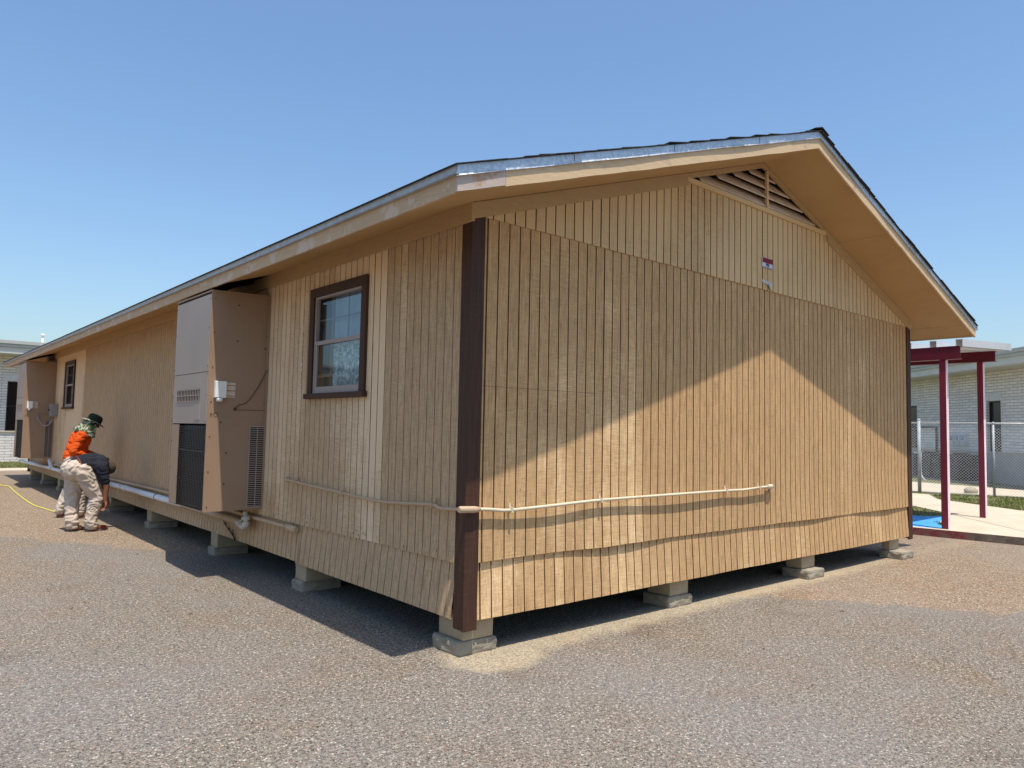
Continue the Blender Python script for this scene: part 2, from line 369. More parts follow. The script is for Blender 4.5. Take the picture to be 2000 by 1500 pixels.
M_maroon = simple('dark_red_steel_paint', (.135, .008, .016), .45, 0, .35, .15, 3)
def postm():
    n = NT('faded_red_post_paint'); a = n.noise(1, 5, .6, mul=(8, 8, 1.5)); x, y, z = n.sep()
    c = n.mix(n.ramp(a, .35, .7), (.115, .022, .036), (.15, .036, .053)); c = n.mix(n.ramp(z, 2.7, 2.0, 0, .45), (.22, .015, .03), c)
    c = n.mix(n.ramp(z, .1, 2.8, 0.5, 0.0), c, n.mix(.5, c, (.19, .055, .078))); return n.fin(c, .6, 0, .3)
M_post = postm()
M_post_f = simple('pale_pink_post_paint', (.84, .66, .70), .6, 0, .3, .12, 5)  # pale pink for the front face of each post only
M_deck = simple('grey_white_roof_deck', (.55, .56, .57), .45, .1, .4, .06, 2)
M_orange = simple('orange_shirt_cloth', (.62, .085, .012), .85, 0, .1, .12, 9, .003)
M_charcoal = simple('charcoal_shirt_cloth', (.022, .023, .030), .9, 0, .1, .15, 9, .003)
M_khaki = simple('khaki_trouser_cloth', (.50, .41, .33), .9, 0, .1, .10, 7, .004)
M_cream = simple('cream_trouser_cloth', (.50, .43, .35), .9, 0, .1, .15, 9, .004)
M_skin = simple('tanned_skin', (.25, .10, .055), .6, 0, .3, .12, 20)
M_skin2 = simple('dark_tanned_skin', (.14, .052, .03), .6, 0, .3, .12, 20)
M_hair = simple('grey_brown_hair', (.085, .062, .046), .9, 0, .1, .4, 60, .004)
M_boot = simple('reddish_leather', (.20, .055, .035), .55, 0, .3, .2, 20)
M_boot2 = simple('brown_shoe_leather', (.14, .055, .035), .6, 0, .3, .2, 20)
M_belt = simple('brown_belt', (.10, .03, .022), .55)
M_sole = simple('shoe_sole', (.16, .12, .10), .8)
M_yellow = simple('yellow_cord_jacket', (.72, .64, .10), .5, 0, .35, .12, 12)
M_grey = simple('grey_box_paint', (.27, .25, .24), .5, .1, .35, .1, 10)
M_meter = simple('pale_meter_box', (.50, .55, .58), .5, .1, .35, .1, 10)
def camo():
    n = NT('camouflage_cloth'); a = n.noise(13, 2, .5, dist=1.2); b = n.noise(17, 2, .5, dist=1.5)
    c = n.mix(n.ramp(a, .49, .51), (.10, .125, .06), (.40, .41, .30)); c = n.mix(n.ramp(b, .56, .58), c, (.03, .035, .025)); return n.fin(c, .9, 0, .1)
M_camo = camo()
M_hatd = simple('dark_hat_cloth', (.022, .032, .022), .9, 0, .1, .4, 25)

# ------------------------------------------------------------------ the setting
g = MB(); n_ = 60
def gz(x, y): return .012*nz(x, y, 0, .5)
g.quad((-400, -400, 0), (400, -400, 0), (400, 400, 0), (-400, 400, 0))
tag(g.build('ground', M_asphalt), 'worn grey and brown asphalt lot', kind='structure')

def sheet(name, poly, z0, z1, mats, label, kind='structure'):
    m = MB(); n = len(poly)
    m.v += [(x, y, z1) for x, y in poly] + [(x, y, z0) for x, y in poly]
    m.face(tuple(range(n)), 0)
    for i in range(n): m.face((i, i+n, (i+1) % n+n, (i+1) % n), 1 if len(mats) > 1 else 0)
    o = m.build(name, mats, recalc=True); tag(o, label, kind=kind); return o
# raised yard beyond the kerb
KX = lambda y: 9.93 - .12*(y-.75)
yard = [(KX(-14)-.01+.012, -14), (70, -14), (70, 60), (9.4, 60), (9.0, 12), (KX(4)+.012, 4)]
sheet('yard_soil', yard, -.05, .095, [M_soil, M_kerb], 'patchy grass yard between the walkways')
sheet('kerb', [(KX(-14), -14), (KX(-14)+.16, -14), (KX(6)+.16, 6), (KX(6), 6)], -.05, .122, [M_walk, M_kerb], 'stained concrete kerb beside the asphalt')
sheet('sidewalk', [(KX(-13)+.163, -13), (KX(-13)+2.4, -13), (15.4, -1.8), (15.20, .62), (12.95, 1.30), (11.02, .78), (KX(.6)+.163, .30)], .0, .118, [M_walk, M_walk], 'pale concrete sidewalk slab under the red canopy posts')
sheet('path', [(13.05, 1.275), (15.21, .625), (16.6, 2.75), (18.0, 3.45), (18.3, 8), (12.6, 8), (12.4, 4.1), (14.15, 2.38)], .0, .114, [M_walk, M_walk], 'pale concrete path leading to the fence')
sheet('pavement', [(KX(.3)+.163, .30), (11.02, .78), (12.40, 1.16), (12.0, 1.42), (12.0, 6), (KX(6)+.163, 6)], .0, .116, [M_blue, M_blue], 'blue painted concrete landing at the kerb')
sheet('paving', [(18.9, 3.3), (19.9, .9), (22.5, 2.0), (23.5, 6), (20, 12), (18.4, 8)], .0, .12, [M_walk, M_walk], 'sunlit concrete strip behind the fence')
jl = MB()
for a, b in (((12.95, 1.28), (10.9, -.62)), ((10.9, -.62), (10.25, -1.2)), ((12.6, -1.6), (14.9, -.2)), ((13.1, 3.3), (15.6, 1.4))):
    A = Vector((*a, 0)); B = Vector((*b, 0)); d = (B-A).normalized(); p = Vector((-d.y, d.x, 0))*.006
    jl.quad(*[(q.x, q.y, .1215) for q in (A-p, B-p, B+p, A+p)])
tag(jl.build('sidewalk_joint', simple('joint_dirt', (.10, .08, .06), .95)), 'dark contraction joints of the sidewalk', kind='structure')
# far left: concrete strip, lawn
sheet('walkway', [(-40, 23.3), (3, 23.3), (3, 24.6), (-40, 24.6)], -.05, .03, [M_walk, M_walk], 'pale concrete strip before the far lawn')
sheet('lawn_soil', [(-60, 24.6), (30, 24.6), (30, 29.1), (-60, 29.1)], -.05, .02, [M_soil, M_soil], 'lawn bed before the white brick building')
def grass(name, area, n, z, h, label):
    m = MB(); random.seed(3)
    k = 0
    while k < n:
        p = area()
        if p is None: continue
        x, y = p; k += 1
        t = random.uniform(0, 6.28); hh = h*random.uniform(.4, 1.2); wd = .006+.012*random.random(); dx, dy = math.cos(t)*wd, math.sin(t)*wd
        lx, ly = random.gauss(0, .4)*hh, random.gauss(0, .4)*hh
        i = len(m.v); m.v += [(x-dx, y-dy, z), (x+dx, y+dy, z), (x+lx, y+ly, z+hh)]; m.face((i, i+1, i+2))
    return tag(m.build(name, M_blade), label, 'grass', kind='stuff')
def inside(poly, x, y):
    c = False; j = len(poly)-1
    for i in range(len(poly)):
        if (poly[i][1] > y) != (poly[j][1] > y) and x < (poly[j][0]-poly[i][0])*(y-poly[i][1])/(poly[j][1]-poly[i][1])+poly[i][0]: c = not c
        j = i
    return c
PG2 = [(15.25, .66), (16.65, 2.7), (18.1, 3.4), (18.9, 3.2), (20.3, -.8), (16.5, -3.2), (15.4, -1.8)]
PG1 = [(12.1, 1.5), (12.9, 1.34), (14.1, 2.4), (12.4, 4.0), (12.1, 3.5)]
def a1():
    P = PG2 if random.random() < .72 else PG1
    x = random.uniform(12, 20.3); y = random.uniform(-3.2, 4)
    if inside(P, x, y) and nz(x, y, 2, 1.1)+random.random()*.5 > -.05: return x, y
grass('grass', a1, 16000, .09, .055, 'short patchy grass beside the concrete path')
grass('lawn', lambda: (random.uniform(-9, 2), random.uniform(24.65, 28.9)), 14000, .02, .06, 'sunlit lawn before the far white brick wall')

# ------------------------------------------------------------------ portable classroom
W, L, OX, OG, SL = 7.70, 19.82, .633, .664, .331
ZF = 3.03
def zs(x): return ZF + SL*((x if x < W/2 else W-x)+OX)       # underside of the soffit
PB = tag(empty('portable_building', (0, 0, 0)), 'long tan portable classroom building raised on block piers, with low gable roof', 'building')

def siding(name, P, u0, u1, zb, zt, g0, mats, rows=10, d=lambda u, z: 0.0, holes=(), zlist=None, wear=lambda u, z: .5, label=None, flip=False, pitch=.1056, slant=0.0, seam=None):
    prof = [(u0, 0)]; gg = g0
    gi = 0
    while gg < u1-.012:
        wd = .0112 if gi % 12 else .015
        if gg > u0+.012: prof += [(gg-wd/2, 0), (gg-wd/2+.0012, -.009), (gg+wd/2-.0012, -.009), (gg+wd/2, 0)]
        gg += pitch; gi += 1
    prof.append((u1, 0))
    for h in holes:
        for ue in h[:2]:
            for i in range(len(prof)-1):
                if prof[i][0] < ue < prof[i+1][0]:
                    t = (ue-prof[i][0])/(prof[i+1][0]-prof[i][0]); prof.insert(i+1, (ue, prof[i][1]+t*(prof[i+1][1]-prof[i][1]))); break
    m = MB(); NR = (len(zlist)-1) if zlist else rows
    def z_at(u, j):
        if zlist:
            if j == 0: return zb(u)
            if j == NR: return zt(u)
            return zlist[j]
        return zb(u)+(zt(u)-zb(u))*j/NR
    idx = []
    for (u, dd) in prof:
        col = []
        for j in range(NR+1):
            z = z_at(u, j); col.append(len(m.v)); uu = u+slant*(z-zb(u)); m.v.append(P(uu, z, d(u, z)+dd))
        z = z_at(u, 0); bi = len(m.v); m.v.append(P(u, z, d(u, z)-.016)); idx.append((col, bi))
    brd = 0
    for i in range(len(prof)-1):
        gr = prof[i][1] < -.004 or prof[i+1][1] < -.004
        if prof[i+1][0]-prof[i][0] > .03: brd = random.uniform(-.08, .08)
        for j in range(NR):
            um = (prof[i][0]+prof[i+1][0])/2; zm = (z_at(um, j)+z_at(um, j+1))/2
            if any(h[0] < um < h[1] and h[2] < zm < h[3] for h in holes): continue
            q = (idx[i][0][j], idx[i+1][0][j], idx[i+1][0][j+1], idx[i][0][j+1])
            m.face(q[::-1] if flip else q, 1 if (gr or (seam and seam(um, zm))) else 0, False, wear(um, zm)+brd)
        q = (idx[i][1], idx[i+1][1], idx[i+1][0][0], idx[i][0][0]); m.face(q[::-1] if flip else q, 1 if gr else 0, False, .6)
    return m.build(name, mats, PB, label=label)

def wav(u, s=1.0): return s*(.010*nz(u, 3.1, 0, 1.1)+.005*nz(u, 9.2, 0, 2.9))
# gable (front) wall, plane y = 0 ; outward = -y
Pf = lambda u, z, dd: (u, -dd, z)
def bulge(u, z):   # buckled free lower edge of the panels
    t = max(0, 1-(z-.657)/.55)
    return .020 + .012*t*t*(1+1.6*nz(u, 0, 4, .95))
siding('wall', Pf, .0915, W-.0915, lambda u: .657+wav(u), lambda u: 3.165, .121, [M_sid_g, M_groove], zlist=[.657, .75, .9, 1.1, 1.35, 1.65, 1.915, 1.918, 2.3, 2.7, 3.165],
       d=bulge, wear=lambda u, z: .55+.35*nz(u, z*.4, 1, .7)+(.18 if 1.9 < u < 4.6 else 0)-(.05 if u < .95 and z > 1.9 else 0), seam=lambda u, z: 1.915 < z < 1.918 and u < 1.30)
def ut(u): return 4.0 if 2.56 < u < 5.2 else max(3.19, min(zs(u)-.03, 4.5))
siding('upper_gable_panel', Pf, -.03, W+.03, lambda u: 3.150+.004*nz(u, 1, 1, 1.3), ut, .121-.1056+.04, [M_sid_u, M_groove], rows=4,
       d=lambda u, z: .034+.002*nz(u, z, 0, 2), wear=lambda u, z: .4+.2*nz(u, z, 5, 1.1), label='cleaner repainted upper gable siding')
siding('skirt', Pf, .094, W-.10, lambda u: .252+wav(u+9, .6), lambda u: .735, .121, [M_sid_g, M_groove], rows=4,
       d=lambda u, z: .004+(.735-z)*.058*(1+.35*nz(u, 2, 2, .6)), wear=lambda u, z: .5+.3*nz(u, z, 8, .8))
# left (long) wall, plane x = 0 ; outward = -x
Pl = lambda u, z, dd: (-dd, u, z)
W1 = (1.527, 2.457, 1.912, 2.845); W2 = (14.105, 15.035, 1.912, 2.845)
def lwear(u, z):
    b = .0
    if u < 1.19: b = .82
    elif u < 5.6: b = .16
    elif u < 13.1: b = .84
    else: b = .2
    return b+.55*nz(u, z*.5, 3, .9)+(.15*max(0, min(1, (1.6-z)/.8)))+(.12 if u > 5.6 and z < 2.4 else 0)
def lbulge(u, z):
    t = max(0, 1-(z-.62)/.5)
    return .020+.012*t*t*(1+1.5*nz(u, 7, 4, .8))
zl = [.657, .8, 1.0, 1.25, 1.5, 1.912, 2.2, 2.55, 2.845, 3.0, 3.19]
siding('wall', Pl, .0915, L-.0915, lambda u: .650-.004*u+wav(u+5), lambda u: 3.19, .085, [M_sid_l, M_groove_l], zlist=zl, d=lbulge, holes=(W1, W2), wear=lwear, flip=True)
siding('skirt', Pl, .112, 2.69, lambda u: .252+.004*u+wav(u+2, .5), lambda u: .73, .085, [M_sid_l, M_groove_l], rows=4, d=lambda u, z: .004+(.73-z)*.066, wear=lambda u, z: .9+.5*nz(u, z, 8, .9), flip=True, slant=-.06)
siding('skirt', Pl, 2.64, L-.10, lambda u: .285+.008*nz(u, 1, 0, .5), lambda u: .70, 2.7, [M_sid_l, M_groove_l], rows=4, d=lambda u, z: .006+(.70-z)*.075, wear=lambda u, z: .75+.5*nz(u, z, 8, .9), flip=True)
# back and right walls (seen from a step aside)
siding('wall', lambda u, z, dd: (W+dd, u, z), 0, L, lambda u: .65, lambda u: 3.19, .05, [M_sid_l, M_groove_l], rows=5, d=lambda u, z: .02)
siding('wall', lambda u, z, dd: (u, L+dd, z), 0, W, lambda u: .65, lambda u: zs(u)-.02, .05, [M_sid_g, M_groove], rows=5, d=lambda u, z: .02, flip=True)
siding('skirt', lambda u, z, dd: (W+dd, u, z), .06, L-.06, lambda u: .26, lambda u: .70, .05, [M_sid_l, M_groove_l], rows=2, d=lambda u, z: .002+(.70-z)*.08)
siding('skirt', lambda u, z, dd: (u, L+dd, z), .06, W-.06, lambda u: .26, lambda u: .70, .05, [M_sid_g, M_groove], rows=2, d=lambda u, z: .002+(.70-z)*.08, flip=True)
# corner trims
def trim(cx, cy, sx, sy, z0=.19):
    m = MB(); t = .034; wd = .122
    x0, x1 = sorted((cx+sx*t, cx-sx*(wd-t))); y0, y1 = sorted((cy+sy*t, cy+sy*(t-.022)))
    m.box((x0, y0, z0), (x1, y1, 3.163))
    y0, y1 = sorted((cy+sy*(t-.0225), cy-sy*(wd-t))); x0, x1 = sorted((cx+sx*(t-.003), cx+sx*(t-.025)))
    m.box((x0, y0, z0+.004), (x1, y1, 3.158))
    m.build('corner_trim', M_trim, PB, bevel=.002)
trim(0, 0, -1, -1); trim(W, 0, 1, -1, .21); trim(0, L, -1, 1); trim(W, L, 1, 1)
# dark timber underfloor that carries the skirts
m = MB(); m.box((.03, .03, .44), (W-.03, L-.03, .62))
for y in [i*.6+.4 for i in range(32)]: m.box((.06, y, .33), (W-.06, y+.05, .44))
for x in (.25, 2.0, 3.8, 5.6, 7.4): m.box((x-.06, .06, .30), (x+.06, L-.06, .33))
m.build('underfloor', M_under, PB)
# soffit, two slopes, with the hole torn above the first wall unit and above the second
def soff(side):
    m = MB(); xs = [-OX+.02, -.57, -.03, .12, W/2] ; ys = [-OG+.02, -.0, 3.50, 4.86, 16.25, 17.6, L, L+OG-.02]
    for i in range(len(xs)-1):
        for j in range(len(ys)-1):
            if side == 0 and i == 1 and (j == 2 or j == 4): continue
            if i >= 3 and 1 <= j <= 5: continue
            a, b, c, d_ = xs[i], xs[i+1], ys[j], ys[j+1]
            q = [(a, c), (b, c), (b, d_), (a, d_)]
            P = [((x if side == 0 else W-x), y, zs(x)+.004) for x, y in q]; Q = [(x, y, z+.01) for x, y, z in P]
            m.hexa(P+Q) if side == 0 else m.hexa([P[1], P[0], P[3], P[2], Q[1], Q[0], Q[3], Q[2]])
    m.build('soffit', M_soffit, PB, label=None)
soff(0); soff(1)
# torn-open dark eave above the wall units
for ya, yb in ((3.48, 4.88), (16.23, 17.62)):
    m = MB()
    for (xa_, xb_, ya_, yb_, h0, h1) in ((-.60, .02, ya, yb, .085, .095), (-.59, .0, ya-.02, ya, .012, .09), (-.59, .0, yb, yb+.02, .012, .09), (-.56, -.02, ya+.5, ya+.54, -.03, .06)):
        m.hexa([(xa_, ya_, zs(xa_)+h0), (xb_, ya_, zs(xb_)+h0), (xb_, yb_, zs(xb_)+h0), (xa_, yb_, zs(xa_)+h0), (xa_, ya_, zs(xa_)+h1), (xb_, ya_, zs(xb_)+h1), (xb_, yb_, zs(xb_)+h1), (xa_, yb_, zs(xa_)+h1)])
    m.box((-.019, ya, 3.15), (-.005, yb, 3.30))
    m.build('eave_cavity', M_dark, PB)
# frieze boards
m = MB()
def rake_board(m, xa, xb, y0, y1, dz0, dz1, seg=1, mat=0, wob=0):
    for k in range(seg):
        a = xa+(xb-xa)*k/seg; b = xa+(xb-xa)*(k+1)/seg
        za, zb_ = zs(min(a, b)) if True else 0, 0
        A, B = (zs(a), zs(b)) 
        wa, wb = wob*nz(a, 5, 5, 3), wob*nz(b, 5, 5, 3)
        m.hexa([(a, y0, A+dz0+wa), (b, y0, B+dz0+wb), (b, y1, B+dz0+wb), (a, y1, A+dz0+wa), (a, y0, A+dz1), (b, y0, B+dz1), (b, y1, B+dz1), (a, y1, A+dz1)], mat)
f1 = MB(); rake_board(f1, -.03, 2.52, -.058, -.030, -.118, .0); rake_board(f1, 2.5205, W/2, -.058, -.030, -.052, .0); f1.build('frieze_board', M_frieze, PB)
f1 = MB(); rake_board(f1, W+.03, W-2.42, -.058, -.030, -.118, .0); rake_board(f1, W-2.4205, W/2+.0005, -.058, -.030, -.052, .0); f1.build('frieze_board', M_frieze, PB, recalc=True)
f1 = MB(); f1.box((-.056, -.057, zs(-.056)-.128), (-.03, L, zs(-.056)+.004)); f1.build('frieze_board', M_frieze, PB)
# fascia boards ; metal drip edge sits in front of their upper part
FH = .150
def ft(x): return zs(x)
f1 = MB(); rake_board(f1, -.255, W/2-.001, -OG, -OG+.02, -.012, FH-.035, seg=40, wob=.006); f1.build('fascia', M_fascia, PB)
f1 = MB(); rake_board(f1, -OX, -.258, -OG-.001, -OG+.02, -.004, FH-.035, seg=3, wob=.004); f1.build('fascia', M_bare, PB, label='short bare unpainted fascia piece at the roof corner')
f1 = MB(); rake_board(f1, W+OX, W/2+.001, -OG, -OG+.02, -.012, FH-.03, seg=40, wob=.008); f1.build('fascia', M_fascia, PB, recalc=True)
def eave(x, sx, nm, brk):
    for a, b in zip(brk[:-1], brk[1:]):
        f1 = MB(); x0, x1 = sorted((x, x-sx*.02)); j = random.uniform(-.002, .002)
        f1.box((x0+j, a+.001, ZF-.008+random.uniform(-.004, .004)), (x1+j, b-.001, ZF+FH-.04)); f1.build('fascia', M_fascia_peel if sx < 0 else M_fascia, PB, bevel=.002)
eave(-OX, -1, 'l', [-OG+.02, .77, 3.2, 6.8, 10.4, 14.0, 17.6, L+OG-.02]); eave(W+OX, 1, 'r', [-OG+.02, 10, L+OG-.02])
f1 = MB(); rake_board(f1, -OX, W/2, L+OG-.02, L+OG, -.01, FH-.03); rake_board(f1, W/2, W+OX, L+OG-.02, L+OG, -.01, FH-.03); f1.build('fascia', M_fascia, PB)
# galvanized drip edge: face strips with a kicked-out lower lip, overlapping joints, slightly wavy
def drip_rake(xa, xb, y, s, n):
    m = MB(); K = 36
    P = []
    for k in range(K+1):
        x = xa+(xb-xa)*k/K; zz = zs(x); wv = .004*nz(x, 2, 1, 2.2); oy = s*(.017+.011*nz(x, 6, 1, 1.3))
        P.append([(x, y+s*.004, zz+FH+.012), (x, y+s*.008, zz+FH+.008), (x, y+s*.009, zz+FH-.048+wv), (x, y+oy, zz+FH-.060+wv), (x, y+s*.002, zz+FH-.060+wv)])
    for k in range(K):
        for q in range(4): m.quad(P[k][q], P[k+1][q], P[k+1][q+1], P[k][q+1])
    for k in (8, 17, 27): 
        x = xa+(xb-xa)*k/K; zz = zs(x); dx = .004
        m.box((x-dx*.5, y-.0105, zz+FH-.046), (x+dx*.5, y-.0092, zz+FH+.004), 1)
    m.build('drip_edge', [M_galv, M_dark], PB)
drip_rake(-OX-.02, W/2, -OG, -1, 0); drip_rake(W+OX+.02, W/2, -OG, -1, 0)
def drip_eave(x, s):
    m = MB(); K = 60; P = []
    for k in range(K+1):
        y = -OG-.02+(L+2*OG+.04)*k/K; wv = .004*nz(3, y, 1, 1.2); ox = s*(.026+.007*nz(4, y, 1, 1.1))
        zt = ZF+FH
        P.append([(x+s*.004, y, zt+.010), (x+s*.016, y, zt+.004), (x+s*.017, y, zt-.042+wv), (x+ox, y, zt-.054+wv), (x+s*.002, y, zt-.054+wv)])
    for k in range(K):
        for q in range(4): m.quad(P[k][q], P[k+1][q], P[k+1][q+1], P[k][q+1])
    m.build('drip_edge', M_galv_dull, PB)
drip_eave(-OX, -1); drip_eave(W+OX, 1)
# roof: deck plus individually laid, slightly lifted shingle courses
def roof(side):
    m = MB(); y0, y1 = -OG-.022, L+OG+.022
    X = (lambda x: x) if side == 0 else (lambda x: W-x)
    a = -OX-.01; b = W/2
    P = [(X(a), y0+.02, zs(a)+FH-.03), (X(b), y0+.02, zs(b)+FH-.03), (X(b), y1-.02, zs(b)+FH-.03), (X(a), y1-.02, zs(a)+FH-.03)]
    Q = [(x, y, z+.035) for x, y, z in P]; m.hexa(P+Q)
    nC = 33; pitch = (W/2+OX+.03)/nC
    for c in range(nC):
        xa = -OX-.035+pitch*c; xb = min(xa+pitch*1.9, W/2)
        y = y0-.006+random.uniform(-.012, .008); first = True
        while y < y1:
            wd = random.uniform(.28, .5) if (first or y > y1-1) else 1.2
            yb = min(y+wd, y1); lift = max(0, random.gauss(.001, .004)) if first else random.uniform(0, .002)
            if first and random.random() < (.3 if side == 0 and c > 1 else .1): lift += random.uniform(.003, .012)
            za = zs(max(xa, -OX))+SL*(min(0, xa+OX))+FH+.010; zb2 = zs(xb)+FH+.008
            A = [(X(xa), y, za+.000+lift), (X(xb), y, zb2+.002), (X(xb), yb, zb2+.002), (X(xa), yb, za+random.uniform(0, .003))]
            B = [(p[0], p[1], p[2]+.005) for p in A]; m.hexa(A+B); y = yb+.003; first = False
    # ridge caps
    if side == 0:
        y = y0-.02
        while y < y1:
            l = random.uniform(0, .012) if y < 1 else .003
            for sg in (-1, 1):
                A = [(W/2, y, zs(W/2)+FH+.030+l), (W/2+sg*.14, y, zs(W/2)+FH+.030-.046+l), (W/2+sg*.14, y+.26, zs(W/2)+FH+.020-.046), (W/2, y+.26, zs(W/2)+FH+.020)]
                if sg < 0: A = [A[1], A[0], A[3], A[2]]
                m.hexa(A+[(p[0], p[1], p[2]+.007) for p in A])
            y += .2
    m.build('roof', M_shingle, PB, recalc=False)
roof(0); roof(1)
# gable vent
V = MB(); zv0 = 4.0; xv0, xv1, xc = 2.56, 5.2, 3.915
V.box((xv0-.06, -.062, zv0-.012), (xv1+.02, -.036, zv0+.034))
vent = V.build('gable_vent', M_sid_u, PB, bevel=.002)
m = MB(); m.box((xc-.016, -.066, zv0+.0345), (xc+.016, -.04, zs(xc)-.06)); m.build('mullion', M_sid_u, vent)
m = MB()
for lo, sx_ in (('l', -1), ('r', 1)):
    for k in range(4):
        z = zv0+.085+k*.098
        xl = (z+.07-3.03)/SL-OX   # where soffit slope reaches this height
        xl = max(xv0+.12+k*.27, xl-.05)
        xe = xl if sx_ < 0 else W-xl
        xi = xc+sx_*.018
        a_, b_ = sorted((xe, xi))
        ea = .10 if sx_ < 0 else 0; eb = .10 if sx_ > 0 else 0
        P = [(a_, -.050, z-.040), (b_, -.050, z-.040), (b_, .055, z+.090), (a_, .055, z+.090)]
        m.hexa([P[0], P[1], P[2], P[3]]+[(p[0], p[1], p[2]+.014) for p in P])
m.build('louvre', simple('dusty_louvre_paint', (.66, .50, .36), .85, 0, .1, .2, 9), vent)
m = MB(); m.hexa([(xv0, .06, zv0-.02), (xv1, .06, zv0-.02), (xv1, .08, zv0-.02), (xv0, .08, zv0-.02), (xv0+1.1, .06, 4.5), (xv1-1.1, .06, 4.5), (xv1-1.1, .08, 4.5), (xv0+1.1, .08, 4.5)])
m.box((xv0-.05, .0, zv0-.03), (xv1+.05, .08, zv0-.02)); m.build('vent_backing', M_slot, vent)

# windows on the left wall ------------------------------------------------
def glass_mat():
    n = NT('window_glass'); n.t.nodes.remove(n.b)
    gl = n.n('ShaderNodeBsdfGlossy'); gl.inputs['Roughness'].default_value = .03; gl.inputs['Color'].default_value = (.85, .92, 1, 1)
    tr = n.n('ShaderNodeBsdfTransparent'); tr.inputs['Color'].default_value = (.78, .84, .86, 1)
    fr = n.n('ShaderNodeFresnel'); fr.inputs['IOR'].default_value = 1.55
    mx = n.n('ShaderNodeMixShader'); n.link(n.math('ADD', n.math('MULTIPLY', fr.outputs[0], .13), .02, True), mx.inputs[0]); n.link(tr.outputs[0], mx.inputs[1]); n.link(gl.outputs[0], mx.inputs[2])
    n.link(mx.outputs[0], n.out.inputs['Surface']); return n.mat
M_glass = glass_mat()
def curtain_mat():
    n = NT('patterned_blue_curtain'); a = n.noise(17, 5, .7, dist=1.0); v = n.voro(20); s = n.noise(1, 3, .6, mul=(30, 30, 5))
    c = n.mix(n.ramp(a, .42, .62), (.13, .20, .22), (.62, .72, .72)); c = n.mix(n.ramp(v, .12, .2, .7, 0), c, (.80, .82, .80)); c = n.mix(n.ramp(s, .45, .7, 0, .4), c, (.10, .15, .19))
    return n.fin(c, .9, 0, .1)
M_curt = curtain_mat()
M_sky_refl = simple('upper_pane_sky_reflection', (.27, .35, .43), .9, 0, .1, .15, 5)  # sky reflection of the upper pane, painted as a blue sheet behind it
M_drape = simple('brown_drape', (.20, .13, .085), .9, 0, .1, .3, 9)
def window(w, name_label):
    ya, yb, za, zb = w
    o = MB()
    o.box((-.050, ya-.085, za), (-.0225, ya, zb)); o.box((-.050, yb, za), (-.0225, yb+.085, zb))
    o.box((-.0503, ya-.085, zb), (-.0225, yb+.085, zb+.085))
    win = o.build('window', M_trim, PB, bevel=.0025, label=name_label)
    m = MB(); m.box((-.072, ya-.11, za-.052), (-.0225, yb+.115, za-.002)); m.build('sill', M_trim, win, bevel=.004)
    zm = za+(zb-za)*.50
    s = MB(); x0, x1 = -.030, .010
    s.box((x0, ya+.001, za+.001), (x1, ya+.022, zb-.001)); s.box((x0, yb-.028, za+.001), (x1, yb-.001, zb-.001)); s.box((x0, ya+.022, zb-.020), (x1, yb-.028, zb-.001)); s.box((x0-.01, ya+.022, za+.001), (x1, yb-.028, za+.012))
    s.build('window_frame', M_vinyl, win)
    s = MB(); s.box((-.036, ya+.023, zm-.004), (-.010, yb-.029, zm+.034)); s.build('meeting_rail', M_vinyl, win, bevel=.003)
    s = MB(); s.box((-.026, ya+.023, za+.013), (-.004, yb-.029, za+.062)); s.box((-.026, ya+.023, za+.062), (-.004, ya+.040, zm-.005)); s.box((-.026, yb-.055, za+.062), (-.004, yb-.029, zm-.005)); s.build('lower_sash', M_vinyl, win, bevel=.002)
    s = MB(); s.quad((-.012, ya+.04, za+.06), (-.012, yb-.055, za+.06), (-.012, yb-.055, zm), (-.012, ya+.04, zm)); s.build('pane', M_glass, win)
    s = MB(); s.quad((.000, ya+.022, zm+.03), (.000, yb-.028, zm+.03), (.000, yb-.028, zb-.02), (.000, ya+.022, zb-.02)); s.build('pane', M_glass, win)
    s = MB(); yw = (yb-ya-.05)
    for t in (1/3, 2/3): s.box((.002, ya+.022+yw*t-.008, zm+.034), (.010, ya+.022+yw*t+.008, zb-.02))
    zc = (zm+.034+zb-.02)/2; s.box((.0105, ya+.022, zc-.008), (.0125, yb-.028, zc+.008)); s.build('muntins', M_grid, win)
    s = MB(); K = 44
    def cur(m, y0, y1, z0, z1, x, amp, mt):
        P = [(y0+(y1-y0)*k/K, x+amp*math.sin(k*1.15)+amp*.6*nz(k*.3, z0, 2)) for k in range(K+1)]
        for k in range(K): m.quad((P[k][1], P[k][0], z0), (P[k+1][1], P[k+1][0], z0), (P[k+1][1], P[k+1][0], z1), (P[k][1], P[k][0], z1), m=mt)
    cur(s, ya+.0, yb-.24, za-.02, zm+.03, .055, .006, 0); cur(s, ya, yb-.24, zm+.03, zb+.03, .060, .004, 1); cur(s, yb-.26, yb-.13, za-.02, zb+.03, .085, .012, 2)
    s.build('curtain', [M_curt, M_sky_refl, M_drape], win)  # second material is the painted sky reflection, the others are cloth
    s = MB(); s.box((.30, ya-.3, za-.3), (.32, yb+.3, zb+.3)); s.build('dark_room', M_slot, win)
    return win
window(W1, None); window(W2, 'smaller-looking far window between the wall units')

